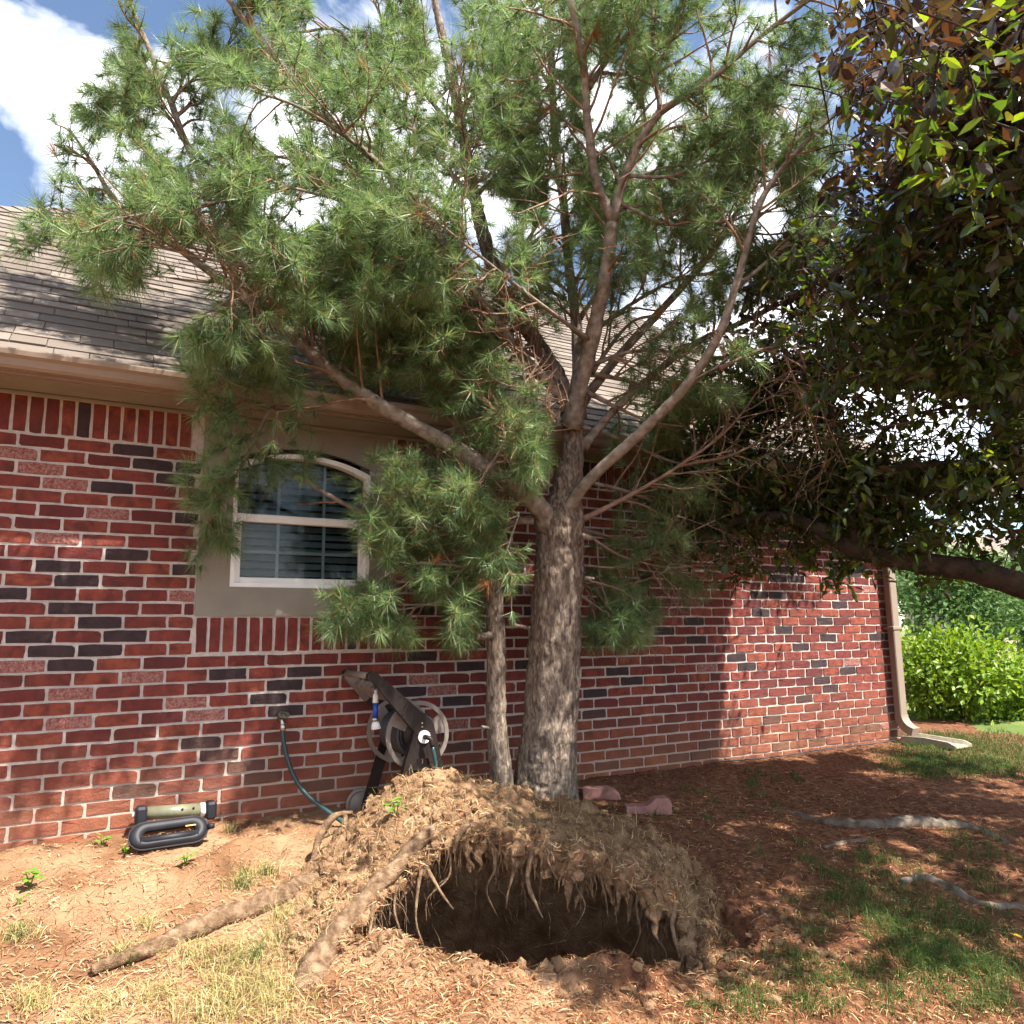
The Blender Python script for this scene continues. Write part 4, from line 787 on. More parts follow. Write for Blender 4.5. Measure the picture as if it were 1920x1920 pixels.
# ragged hanging clods under the lip
hang = np.clip(fbm(np.stack([lip*1.0]*nR)*np.array([1, 1, .2]), 7, 3)+.25, 0, 1.2)*np.exp(-((rr-.70)/.07)**2)[:, None]*wS[None]; Pl[..., 2] -= .11*hang
ii = (np.arange(nR-1)[:, None]*nS+np.arange(nS-1)[None]).ravel()
plate = MB().add(Pl.reshape(-1, 3), [np.stack([ii, ii+nS, ii+nS+1, ii+1], -1)]).build('root_plate', 'plate_soil', pine)
def root(pix, rad, name='root', m='root_bark', par=pine, sides=12, k=8, amp=.3, label=None, lift=0.):
    P = np.array([at(*p) for p in pix]) if len(pix[0]) == 3 else ground_many(pix)+np.array([0, 0, lift])
    P, R = spline(P, np.array(rad), k); P = P+np.column_stack([fbm(P+j*9, 5, 3) for j in range(3)])*R[:, None]*.35; mb = MB().tube(P, R, sides); V = mb.v[0]; n = len(P)*sides; c = np.repeat(P, sides, 0); N = nrm(V[:n]-c)
    V[:n] += N*((fbm(V[:n], 14, 3)*.5+fbm(V[:n]+3, 60, 3)*.6)*np.repeat(R, sides)*amp)[:, None]
    o = mb.build(name, m, par)
    if label: o['label'] = label
    return o
root([(905, 1500, 3.72), (860, 1535, 3.58), (790, 1575, 3.43), (720, 1650, 3.24), (660, 1712, 3.1), (610, 1775, 2.97), (575, 1840, 2.84), (545, 1900, 2.74), (525, 1945, 2.68)], [.014, .026, .033, .036, .039, .047, .056, .054, .04], label='long root running down the edge of the lifted soil')
root([(600, 1790, 2.92), (575, 1850, 2.80), (590, 1910, 2.72)], [.016, .022, .012]); root([(590, 1800, 2.95), (540, 1860, 2.84), (505, 1915, 2.75)], [.02, .022, .012])
root([(660, 1522, 4.0), (625, 1532, 3.92), (600, 1565, 3.85), (588, 1610, 3.75), (580, 1660, 3.62), (566, 1710, 3.48)], [.010, .017, .018, .016, .013, .008], label='thin root arching down to the soil at the left')
root([(650, 1550, 3.98), (620, 1560, 3.92), (598, 1572, 3.86)], [.014, .013, .012]); root([(648, 1530, 3.95), (640, 1590, 3.8), (632, 1640, 3.68), (638, 1680, 3.58)], [.013, .010, .008, .005])
root([(880, 1545, 3.42), (862, 1565, 3.36), (850, 1600, 3.34)], [.012, .011, .007]); root([(800, 1625, 3.3), (825, 1670, 3.24), (850, 1705, 3.2)], [.008, .006, .003]); root([(1000, 1590, 3.44), (990, 1650, 3.37), (1005, 1695, 3.33), (1018, 1722, 3.31)], [.012, .010, .007, .003])
root([(1040, 1580, 3.44), (1026, 1610, 3.39), (1045, 1650, 3.37)], [.007, .007, .004]); root([(1270, 1690, 3.34), (1262, 1740, 3.26), (1275, 1800, 3.18)], [.012, .009, .004]); root([(1150, 1640, 3.42), (1190, 1662, 3.36), (1225, 1660, 3.34)], [.012, .012, .008]); root([(1120, 1620, 3.43), (1135, 1680, 3.36), (1140, 1720, 3.34)], [.007, .005, .003])
root([(700, 1690, 3.14), (692, 1760, 3.04), (680, 1850, 2.93)], [.008, .006, .003]); root([(790, 1630, 3.3), (780, 1720, 3.2), (800, 1790, 3.12)], [.008, .005, .003])
for (x0, y0, d0) in ((925, 1585, 3.42), (1085, 1615, 3.42), (1195, 1665, 3.38), (845, 1600, 3.36), (745, 1660, 3.2), (1235, 1700, 3.34), (960, 1590, 3.43)):
    r0_ = rng.uniform(.005, .009); root([(x0, y0, d0), (x0+rng.normal()*12, y0+45, d0-.05), (x0+rng.normal()*22, y0+85, d0-.07), (x0+rng.normal()*32, y0+rng.uniform(110, 150), d0-.08)], [r0_, r0_*.8, r0_*.55, r0_*.3], sides=7)
# fine roots hanging from the lip and poking from the soil
fr_ = MB()
for _ in range(900):
    j = int(np.clip(rng.normal(.55, .26), .03, .97)*(nS-1)); i = int(rng.integers(int(nR*.42), int(nR*.78))); p = Pl[i, j]; l = abs(rng.normal(.06, .05))+.02; d = nrm(Nn[i, j]*.6+rng.standard_normal(3)*.45+np.array([0, -.1, -.35])); pts = [p-d*.01]
    for k in range(6): d = nrm(d+rng.standard_normal(3)*.22+np.array([0, 0, -.38])); pts.append(pts[-1]+d*l/5)
    fr_.tube(pts, np.linspace(rng.uniform(.0012, .0036), .0006, 7), 4, caps=False)
for _ in range(120):
    x = rng.uniform(720, 1280); p = at(x, rng.uniform(1640, 1790), 3.6+rng.normal()*.1); d = nrm(rng.standard_normal(3)+np.array([0, -.5, -.2])); pts = [p]
    for k in range(5): d = nrm(d+rng.standard_normal(3)*.3+np.array([0, 0, -.1])); pts.append(pts[-1]+d*rng.uniform(.02, .05))
    fr_.tube(pts, np.linspace(.0025, .0007, 6), 4, caps=False)
fr_.build('fine_roots', 'root_bark', pine)['kind'] = 'stuff'
cm = MB(); ico = np.array([(0, 0, 1), (.89, 0, .45), (.28, .85, .45), (-.72, .53, .45), (-.72, -.53, .45), (.28, -.85, .45), (.72, .53, -.45), (-.28, .85, -.45), (-.89, 0, -.45), (-.28, -.85, -.45), (.72, -.53, -.45), (0, 0, -1)]); icf = np.array([(0,1,2),(0,2,3),(0,3,4),(0,4,5),(0,5,1),(1,6,2),(2,7,3),(3,8,4),(4,9,5),(5,10,1),(6,7,2),(7,8,3),(8,9,4),(9,10,5),(10,6,1),(11,7,6),(11,8,7),(11,9,8),(11,10,9),(11,6,10)])
for _ in range(2200):
    if rng.random() < .7:
        i_ = int(rng.integers(int(nR*.12), int(nR*.80))); j_ = int(rng.integers(8, nS-8)); p = Pl[i_, j_]; r_ = abs(rng.normal(.010, .009))+.004
    else:
        a_ = rng.uniform(math.pi*.95, math.pi*2.05); k_ = rng.normal(1.12, .14); X_, Y_ = CR[0]+CR[2]*k_*math.cos(a_), CR[1]+CR[3]*k_*math.sin(a_); p = np.array([X_, Y_, float(G(np.array([X_]), np.array([Y_]))[0])]); r_ = abs(rng.normal(.008, .008))+.004
    cm.add(p+ico*r_*rng.uniform(.6, 1.3, (12, 1))*rng.uniform(.7, 1.2, 3), [icf])
hg = MB(); uu_, vv_ = np.meshgrid(np.linspace(0, 2*math.pi, 10, endpoint=False), np.linspace(0, 1, 9)); 
for _ in range(95):
    j_ = int(np.clip(rng.normal(.58, .22), .10, .96)*(nS-1)); p = Pl[int(nR*rng.uniform(.60, .74)), j_]; ln_ = rng.uniform(.04, .15); w_ = rng.uniform(.008, .022); pr = np.clip(1-vv_, .03, 1)**.7
    V = np.stack([p[0]+np.cos(uu_)*w_*pr*1.5+rng.normal()*.02*vv_, p[1]+np.sin(uu_)*w_*pr+rng.normal()*.02*vv_, p[2]+.03-vv_*ln_], -1); V = V+np.stack([fbm(V*1.0, 30, 3), fbm(V+5, 30, 3), fbm(V+9, 22, 2)], -1)*w_*1.0; V = V.reshape(-1, 3)
    i_ = (np.arange(8)[:, None]*10); a_ = np.arange(10)[None]; b_ = (a_+1) % 10; hg.add(V, [np.stack([i_+a_, i_+b_, i_+10+b_, i_+10+a_], -1).reshape(-1, 4)])
hg.build('hanging_soil', 'plate_soil', pine)['kind'] = 'stuff'
tag(cm.build('soil_clods', 'plate_soil', smooth=False), kind='stuff')
# log-like root on the ground at the left
root([(172, 1830), (250, 1799), (340, 1764), (430, 1729), (500, 1702), (560, 1678), (610, 1655)], [.016, .028, .037, .043, .046, .044, .036], lift=.022, sides=18, k=14, label='thick pale root lying across the bare ground')
# ------------------------------------------------------------------ other exposed roots
def surf_root(pix, rad, label, lift):
    o = root(pix, rad, 'surface_root', 'grey_root', None, lift=lift, amp=.35); return tag(o, label, 'root', 'exposed surface roots on the shaded ground')
surf_root([(1420, 1512), (1500, 1530), (1570, 1545), (1640, 1548), (1720, 1546), (1790, 1547), (1850, 1560), (1900, 1585)], [.02, .028, .035, .042, .055, .055, .04, .018], 'longest grey exposed root with bright sun spots on it', -.012)
surf_root([(1545, 1588), (1575, 1580), (1610, 1577), (1645, 1578)], [.012, .02, .02, .010], 'short straight grey root piece lying below the longest root', -.006)
surf_root([(1690, 1655), (1725, 1648), (1770, 1660), (1820, 1690), (1865, 1700), (1930, 1700)], [.022, .032, .03, .028, .024, .022], 'curving grey root above the green grass patch', -.008)
# ------------------------------------------------------------------ ground cover
def gpts(n, rmin, rmax, a0=-44, a1=44, ex=1.6):
    r = rmin+(rmax-rmin)*rng.random(n)**ex; a = np.radians(rng.uniform(a0, a1, n)); X, Y = r*np.sin(a), r*np.cos(a); return X, Y
def ok_ground(X, Y):
    q = (X-WO[0])*WN[0]+(Y-WO[1])*WN[1]; u = (X-WO[0])*WD[0]+(Y-WO[1])*WD[1]; return (q > .02) | (u > U1+.05)
def flatbits(X, Y, Z, ln, wd, tilt, N=None):
    n = len(X); th = rng.random(n)*2*math.pi; D = np.stack([np.cos(th), np.sin(th), rng.normal(size=n)*tilt], 1); D = nrm(D)
    Nv = np.tile([0, 0, 1.], (n, 1)) if N is None else N
    D = nrm(D-Nv*(np.sum(D*Nv, 1))[:, None]+Nv*(rng.normal(size=n)*tilt)[:, None]); S = nrm(np.cross(D, Nv+rng.standard_normal((n, 3))*.25)); C = np.stack([X, Y, Z], 1)+Nv*.005
    a = D*(ln/2)[:, None]; b = S*(wd/2)[:, None]; bow = Nv*(ln*.12)[:, None]
    V = np.stack([C-a-b*.6, C+b*1.0+bow, C+a, C-b+bow*.8, C-a], 1); V = np.stack([C-a-b*.5, C-b+bow, C+a-b*.3, C+a+b*.3, C+b+bow, C-a+b*.5], 1).reshape(-1, 3); o = np.arange(n)[:, None]*6
    return V, [np.vstack([o+np.array([0, 1, 4, 5]), o+np.array([1, 2, 3, 4])])]
def plate_pts(n, lo=.1, hi=.62):
    i = rng.uniform(nR*lo, nR*hi, n).astype(int); j = rng.integers(4, nS-4, n); P = Pl[i, j]+rng.standard_normal((n, 3))*.006; return P, Nn[i, j]
inpl = lambda X, Y: ((X-CR[0])/CR[2])**2+((Y-CR[1])/CR[3])**2 < .85
def scatter(name, m, n, rmin, rmax, ln, wd, tilt, cond=None, platen=0, ex=1.6):
    X, Y = gpts(n, rmin, rmax, ex=ex); k = ok_ground(X, Y) & ~inpl(X, Y)
    if cond is not None: k &= cond(X, Y)
    X, Y = X[k], Y[k]; Z = G(X, Y); mb = MB().add(*flatbits(X, Y, Z, rng.uniform(*ln, len(X)), rng.uniform(*wd, len(X)), tilt))
    if platen:
        P, N = plate_pts(platen); mb.add(*flatbits(P[:, 0], P[:, 1], P[:, 2], rng.uniform(*ln, platen), rng.uniform(*wd, platen), tilt*1.5, N))
    return tag(mb.build(name, m, smooth=False), kind='stuff')
leftish = lambda X, Y: rng.random(len(X)) < np.where(X < -.2, 1, .35)*np.where(((X-WO[0])*WN[0]+(Y-WO[1])*WN[1]) < .5, .3, 1)
rightish = lambda X, Y: rng.random(len(X)) < np.where(X < -.5, .35, 1)
scatter('pine_straw', 'litter', 42000, 2.3, 8.5, (.03, .10), (.0018, .0035), .10, rightish, 2600)
scatter('dry_straw', 'straw', 34000, 2.3, 6.5, (.02, .075), (.0018, .004), .14, leftish, 3600)
scatter('wood_chips', 'chip', 24000, 2.3, 7.5, (.007, .030), (.003, .009), .16, None, 700)
def gz_(X, Y): return G(X, Y, False)
def grass_obj(name, m, spots, per, ln, wd, bend, spread):
    B = []; Hh = []
    cs = ground_many([sp_[:2] for sp_ in spots])
    for (x, y, s_), c in zip(spots, cs):
        k = int(per*s_); P = c[:2]+rng.standard_normal((k, 2))*spread*s_; B.append(P)
    P = np.vstack(B); k = ok_ground(P[:, 0], P[:, 1]) & ~inpl(P[:, 0], P[:, 1]); P = P[k]; Bz = np.column_stack([P, gz_(P[:, 0], P[:, 1])-.004]); H = np.tile([0, 0, 1.], (len(P), 1))+rng.standard_normal((len(P), 3))*np.array([.25, .25, .05])
    return tag(MB().add(*blades(Bz, H, rng.uniform(*ln, len(P)), rng.uniform(*wd, len(P)), bend)).build(name, m, smooth=False), kind='stuff')
gs = []
for _ in range(48):      # green patch on the shaded right
    t = rng.random(); x = 1620+t*230+rng.normal()*35; y = 1690+t*130+rng.normal()*28; gs.append((x, y, .8))
for _ in range(75): gs.append((rng.uniform(1380, 1915), rng.uniform(1790, 1915), rng.uniform(.2, .6)))
for _ in range(60): gs.append((rng.uniform(1480, 1915), rng.uniform(1560, 1760), rng.uniform(.2, .6)))
for _ in range(30): gs.append((rng.uniform(1120, 1500), rng.uniform(1440, 1540), rng.uniform(.15, .35)))
for _ in range(14): gs.append((rng.uniform(1150, 1400), rng.uniform(1850, 1915), rng.uniform(.2, .4)))
gs += [(1165, 1860, .6), (1080, 1512, .7), (1425, 1600, .5), (1890, 1610, .8), (1850, 1640, .6), (1240, 1770, .3)]
grass_obj('shade_grass', 'grass', gs, 95, (.025, .075), (.002, .0042), .5, .075)
ls = []
for _ in range(130): ls.append((rng.uniform(1690, 1918), rng.uniform(1376, 1450), rng.uniform(.4, 1.1)))
grass_obj('sunny_grass', 'grass', ls, 130, (.02, .06), (.003, .006), .5, .16)
dsp_ = [(450, 1665, .5), (490, 1640, .6), (530, 1720, .4), (35, 1760, .5), (430, 1560, .2), (545, 1765, .8), (470, 1790, .9), (420, 1815, .9), (350, 1800, .5), (500, 1850, .9), (230, 1795, .4), (450, 1870, 1), (380, 1900, 1), (300, 1870, .6), (180, 1900, .6), (60, 1880, .5), (270, 1740, .3), (600, 1700, .3), (650, 1620, .3), (520, 1900, 1)]
grass_obj('dry_grass', 'dry_grass', dsp_*2, 130, (.03, .09), (.002, .004), .6, .075)
grass_obj('green_tufts', 'grass', [(455, 1665, .4), (500, 1640, .35), (35, 1760, .35), (545, 1765, .5), (480, 1800, .45), (455, 1645, .3), (240, 1810, .3)], 120, (.04, .10), (.002, .004), .5, .045)
P, N = plate_pts(900, .12, .55); tag(MB().add(*blades(P, N*.5+np.array([0, 0, .7])+rng.standard_normal((900, 3))*.4, rng.uniform(.02, .07, 900), rng.uniform(.0018, .0035, 900), .6)).build('plate_grass', 'dry_grass', smooth=False), kind='stuff')
# ------------------------------------------------------------------ hose reel by the wall
Z3 = np.array([0, 0, 1.])
hu, hz = on_wall(790, 1380, .53)
gzr = -.06
reel = thing('hose_reel', 'brown and taupe plastic hose reel cart standing against the brick wall', 'hose reel', W(hu, .34, gzr))
QA, QB = .09, .53                      # side frames: by the wall, towards the camera
def side(q, t, m='brown_plastic'):
    mb = MB(); hub = (hu, hz+.02)
    def P2(a): return [(x, z) for x, z in a]
    arm = [(-.335, .335), (-.31, .352), (-.285, .345), (.055, .06), (.05, -.02), (-.03, -.02), (-.30, .29), (-.335, .30)]
    mb.prism([(hub[0]+x, hub[1]+z) for x, z in arm], W(0, q, 0), WD, Z3, WN, t)
    leg1 = [(-.045, .055), (.03, .055), (-.03, -.10), (-.15, -.50), (-.215, -.50)]; leg2 = [(-.02, .055), (.06, .055), (.20, -.50), (.14, -.50), (.03, -.14)]
    mb.prism([(hub[0]+x, hub[1]+z) for x, z in leg1], W(0, q+.002, 0), WD, Z3, WN, t); mb.prism([(hub[0]+x, hub[1]+z) for x, z in leg2], W(0, q-.002, 0), WD, Z3, WN, t)
    mb.prism([(hub[0]-.07, hub[1]-.14), (hub[0]+.07, hub[1]-.14), (hub[0]+.06, hub[1]+.0), (hub[0]-.05, hub[1]+.0)], W(0, q+.004, 0), WD, Z3, WN, t*.8)
    mb.prism([(hub[0]-.155, hub[1]-.42), (hub[0]+.16, hub[1]-.42), (hub[0]+.17, hub[1]-.46), (hub[0]-.165, hub[1]-.46)], W(0, q+.003, 0), WD, Z3, WN, t*.8)
    return mb.build('side_frame', m, reel, False)
side(QA, .03); side(QB, .035)
hx, hzz = hu-.312, hz+.02+.325
MB().tube([W(hx, QA-.01, hzz), W(hx, QB+.0, hzz)], .019, 12).build('handle_bar', 'taupe_plastic', reel)
MB().prism([(hx-.026, hzz-.012), (hx+.0, hzz+.024), (hx+.03, hzz+.005), (hx+.17, hzz-.12), (hx+.12, hzz-.17)], W(0, QA-.014, 0), WD, Z3, WN, .05).build('handle_arm', 'taupe_plastic', reel, False)
wbx = MB(); R_ = np.stack([WD, -WN, Z3], 1)@np.array([[math.cos(.75), 0, math.sin(.75)], [0, 1, 0], [-math.sin(.75), 0, math.cos(.75)]])
wbx.box(W(hx+.115, (QA+QB)/2, hzz-.105), (.11, QB-QA, .03), R_, .006).build('crossbar', 'taupe_plastic', reel, False)
for k in range(3): MB().box(W(hx+.085, QA+.09+k*.085, hzz-.075), (.07, .012, .05), R_, .003).build('crossbar_rib', 'taupe_plastic', reel, False)
spool = link('spool', None, reel, W(hu, .33, hz)); spool.empty_display_size = .1
def flange(q):
    mb = MB(); n = 48
    for r0, r1, w_ in ((.168, .193, .014), (.03, .06, .02)):
        th = np.linspace(0, 2*math.pi, n, endpoint=False); V = []
        for r, dq in ((r0, -w_/2), (r1, -w_/2), (r1, w_/2), (r0, w_/2)): V += [W(hu+r*math.cos(t), q+dq, hz+r*math.sin(t)) for t in th]
        i = np.arange(n); j = (i+1) % n; mb.add(V, [np.vstack([np.stack([a*n+i, a*n+j, ((a+1) % 4)*n+j, ((a+1) % 4)*n+i], -1) for a in range(4)])])
    for k in range(3):
        a0 = math.radians(20+120*k); o_ = [(.05*math.cos(a0-.5), .05*math.sin(a0-.5)), (.175*math.cos(a0-.33), .175*math.sin(a0-.33)), (.175*math.cos(a0), .175*math.sin(a0)), (.175*math.cos(a0+.33), .175*math.sin(a0+.33)), (.05*math.cos(a0+.5), .05*math.sin(a0+.5))]
        mb.prism([(hu+x, hz+z) for x, z in o_], W(0, q-.004, 0), WD, Z3, WN, .008)
    return mb.build('flange', 'taupe_plastic', spool, False)
flange(.15); flange(.475)
cl = MB()
for k in range(13):
    rq = .170+k*.023
    for lay in range(2):
        r = .095+.021*lay; th = np.linspace(0, 2*math.pi, 30)
        cl.tube([W(hu+r*math.cos(t), rq+.0115*lay, hz+r*math.sin(t)) for t in th], .0115, 8, caps=False)
cl.build('coiled_hose', 'hose_grey', spool)
MB().tube([W(hu, .13, hz), W(hu, .49, hz)], .084, 20).build('drum', 'brown_plastic', spool)
hb = MB().tube([W(hu, QB+.03, hz), W(hu, QB+.047, hz)], .036, 20); hb.build('hub_cap', 'white_plastic', reel, False)
MB().tube([W(hu, QB+.045, hz), W(hu+.004, QB+.075, hz), W(hu+.022, QB+.088, hz-.012), W(hu+.03, QB+.09, hz-.05)], .013, 10, smooth=3).build('hose_fitting', 'brown_plastic', reel)
for du, dz in ((-.012, .075), (-.012, .055)): MB().tube([W(hu+du, QB+.03, hz+dz), W(hu+du, QB+.043, hz+dz)], .005, 8).build('screw', 'metal', reel)
wbox(MB(), hu-.19, hu+.17, QA, QB+.03, hz-.475, hz-.445, .008).build('base_tray', 'taupe_plastic', reel, False)
for q in (QA-.01, QB+.045):
    wl = MB(); n = 28; th = np.linspace(0, 2*math.pi, n)
    wl.tube([W(hu-.20+.078*math.cos(t), q, hz-.425+.078*math.sin(t)) for t in th], .014, 8, caps=False); wl.tube([W(hu-.20, q-.012, hz-.425), W(hu-.20, q+.012, hz-.425)], .07, 20); o_ = wl.build('wheel', 'taupe_plastic', reel)
MB().tube([W(hu+.03, QB+.09, hz-.05), W(hu+.045, QB+.10, hz-.14), W(hu+.05, QB+.10, hz-.25), W(hu+.03, QB+.10, hz-.40), W(hu-.05, QB+.11, hz-.47)], .0105, 10, smooth=5).build('leader_hose', 'hose_green', reel)
# spray wand hanging from the crossbar
nu, nz_ = on_wall(704, 1330, QB-.1)
nzl = thing('spray_nozzle', 'blue and white spray nozzle hanging from the hose reel', 'nozzle', W(nu, QB-.1, nz_))
MB().tube([W(nu, QB-.1, nz_+.035), W(nu, QB-.1, nz_-.045)], .015, 12).build('grip', 'blue_plastic', nzl)
MB().tube([W(nu+.001, QB-.1, nz_+.108), W(nu, QB-.1, nz_+.085), W(nu, QB-.1, nz_+.08), W(nu, QB-.1, nz_+.036)], [.009, .009, .016, .017], 12).build('collar', 'white_plastic', nzl)
MB().tube([W(nu-.002, QB-.1, nz_-.046), W(nu-.002, QB-.1, nz_-.066)], [.022, .02], 8).build('joint', 'metal', nzl)
MB().tube([W(nu+.0, QB-.1, nz_-.067), W(nu+.002, QB-.098, nz_-.085), W(nu+.004, QB-.095, nz_-.11)], [.017, .024, .028], 14).build('spray_head', 'white_plastic', nzl)
MB().tube([W(nu+.001, QB-.1, nz_+.107), W(nu+.006, QB-.12, nz_+.15), W(nu+.03, QB-.16, nz_+.19)], .009, 8, smooth=3).build('feed_hose', 'hose_grey', nzl)
# ------------------------------------------------------------------ hose from the tap
hp = [W(fu+.004, .095, fzz-.03)]
for (x, y, q) in ((531, 1385, .10), (538, 1420, .11), (551, 1455, .13), (572, 1487, .17), (603, 1513, .24)):
    u_, z_ = on_wall(x, y, q); hp.append(W(u_, q, max(z_, float(G(*W(u_, q, 0)[:2][:, None], False)[0])+.012)))
u_, _ = on_wall(660, 1520, .38); hp.append(W(u_, .38, float(G(*W(u_, .38, 0)[:2][:, None], False)[0])+.012))
hs_ = thing('garden_hose', 'dark green hose curving from the tap down to the ground', 'hose', hp[0])
MB().tube(hp, .0125, 10, smooth=8).build('tube', 'hose_green', hs_)
MB().tube([hp[0]+Z3*.012, hp[0]-Z3*.03], [.019, .016], 12).build('coupling', 'metal', hs_)
# ------------------------------------------------------------------ sprinklers
def gz1(u, q): return float(G(*W(u, q, 0)[:2][:, None], False)[0])
def onq(x, q): return on_wall(x, 1550, q)[0]
ua, ub = onq(262, .10), onq(388, .10); za, zb = gz1(ua, .1)+.125, gz1(ub, .1)+.11
sp1 = thing('tube_sprinkler', 'olive metal tube sprinkler with black ends lying against the wall', 'sprinkler', W((ua+ub)/2, .10, za-.06))
MB().tube([W(ua+.03, .095, za), W(ub-.035, .095, zb)], .034, 20).build('tube', 'olive_metal', sp1)
MB().tube([W(ub-.038, .095, zb), W(ub-.014, .095, zb)], .0355, 20).build('white_band', 'white_plastic', sp1)
for (u_, z_) in ((ua, za), (ub+.012, zb)):
    e_ = wbox(MB(), u_-.026, u_+.03, .055, .14, z_-.052, z_+.04, .012); e_.build('end_block', 'black_plastic', sp1, False)
MB().tube([W(ua-.04, .1, za+.0), W(ua-.026, .1, za)], .012, 10).build('hose_inlet', 'white_plastic', sp1)
for k in range(2): MB().tube([W(ua+.2+k*.055, .128, za+.008), W(ua+.2+k*.055, .131, za+.008)], .006, 8).build('spray_hole', 'black_plastic', sp1)
uc = onq(318, .30); 
sp2 = thing('ring_sprinkler', 'black plastic oval ring sprinkler with centre bar lying on the mulch', 'sprinkler', W(uc, .30, gz1(uc, .3)))
hl = .5*(onq(400, .30)-onq(236, .30))-.02; hh = .070
tx = nrm(WD+Z3*.02); ty = nrm(-WN*.62+Z3*.78); c0 = W(uc, .30, gz1(uc, .3)+.075)
def stad(hl, hh, n=10):
    o = []
    for a in np.linspace(-math.pi/2, math.pi/2, n): o.append((hl-hh+hh*math.cos(a), hh*math.sin(a)))
    for a in np.linspace(math.pi/2, 3*math.pi/2, n): o.append((-hl+hh+hh*math.cos(a), hh*math.sin(a)))
    return np.array(o)
def ringm(name, mo, lvl, m):
    mb = MB(); V = []; n = len(mo[0])
    for o_, h_ in zip(mo, lvl): V += [c0+tx*x+ty*y+np.cross(tx, ty)*h_ for x, y in o_]
    i = np.arange(n); j = (i+1) % n; k_ = len(mo); mb.add(V, [np.vstack([np.stack([a*n+i, a*n+j, ((a+1) % k_)*n+j, ((a+1) % k_)*n+i], -1) for a in range(k_)])]); return mb.build(name, m, sp2)
S1 = stad(hl, hh); S2 = stad(hl-.012, hh-.012); S3 = stad(hl-.055, hh-.038)*np.array([.96, .9])-np.array([0, .012]); 
ringm('ring', [S1, S2, stad(hl-.035, hh-.022), S3, S3, S1], [-.006, .014, .020, .012, -.012, -.025], 'black_plastic')
ringm('lower_rim', [stad(hl+.004, hh+.004), stad(hl+.004, hh+.004), stad(hl-.01, hh-.01), stad(hl-.01, hh-.01)], [-.004, -.012, -.012, -.004], 'hose_grey')
nn_ = np.cross(tx, ty)
MB().tube([c0-tx*(hl-.05)-ty*.030+nn_*.004, c0+tx*(hl-.05)-ty*.030+nn_*.004], .019, 16).build('spray_bar', 'black_plastic', sp2)
MB().box(c0+tx*.10+ty*.012+nn_*.014, (.05, .006, .006), np.stack([tx, ty, nn_], 1), .001).build('tab', 'orange_plastic', sp2, False)
MB().tube([c0+tx*(hl+.0), c0+tx*(hl+.03)], [.016, .013], 12).build('hose_inlet', 'black_plastic', sp2)
# ------------------------------------------------------------------ splash block, cable, edging blocks
sbc = on_wall(1760, 1360, .35)[0]
sb = MB(); su, sq = 6.72, .14
A0 = np.array([su, sq]); dirs = (.42, .91)
def sbp(l, w_): return W(su+w_+l*.42, sq+l*.80-w_*.10, 0)
Vt = []; prof = [(-.13, .0), (-.13, .06), (-.108, .06), (-.095, .022), (.095, .022), (.108, .06), (.13, .06), (.13, .0)]
for l, hsc in ((0, 1), (.2, 1), (.42, .85), (.48, .4)):
    for w_, h_ in prof: P_ = sbp(l, w_*(1+.35*l)); Vt.append(P_+Z3*(float(G(np.array([P_[0]]), np.array([P_[1]]), False)[0])+.012+h_*hsc))
n_ = 8; i = np.arange(3)[:, None]*n_; j = np.arange(n_)[None]; k = (j+1) % n_
sb.add(Vt, [np.stack([i+j, i+k, i+n_+k, i+n_+j], -1).reshape(-1, 4)]); sb.poly = [list(range(7, -1, -1)), list(range(24, 32))]
tag(sb.build('splash_block', 'concrete', smooth=False), 'grey concrete splash block under the downspout', 'splash block')
cp = ground_many([(1330, 1432), (1420, 1425), (1480, 1418), (1530, 1400), (1580, 1390), (1640, 1384), (1690, 1376)])+Z3*.012
cpx = []
for P_ in cp:
    u_, q_ = uq(P_); q_ = max(q_, .05); P2 = W(u_, q_, 0); cpx.append(P2+Z3*(float(G(np.array([P2[0]]), np.array([P2[1]]), False)[0])+.012))
tag(MB().tube(cpx, .006, 8, smooth=6).build('cable', 'hose_grey'), 'thin grey cable lying along the foot of the sunlit wall', 'cable')
def edging(px, py, w, rot, label, outl, th):
    c = ground_at(px, py); ax = np.array([math.cos(rot), math.sin(rot), 0]); ay = np.array([-math.sin(rot), math.cos(rot), 0])
    mb = MB().prism([(x*w, z*w) for x, z in outl], c-Z3*.012-ay*th*.5, ax, nrm(Z3+ay*.35), ay, th)
    o = mb.build('edging_block', 'red_concrete', smooth=False, loc=c); bm = o.modifiers.new('bevel', 'BEVEL'); bm.width = .008; bm.segments = 2
    return tag(o, label, 'edging block', 'loose red concrete edging blocks')
edging(1216, 1522, .29, .05, 'notched red concrete edging block, nearer of two beside the trunk', [(-.5, 0), (.48, 0), (.5, .22), (.44, .34), (.16, .34), (.04, .24), (-.06, .19), (-.5, .19)], .09)
edging(1128, 1494, .25, -.1, 'rounded red concrete edging block right behind the trunk base', [(-.5, 0), (.5, 0), (.48, .1), (.34, .24), (.1, .32), (-.5, .30)], .10)
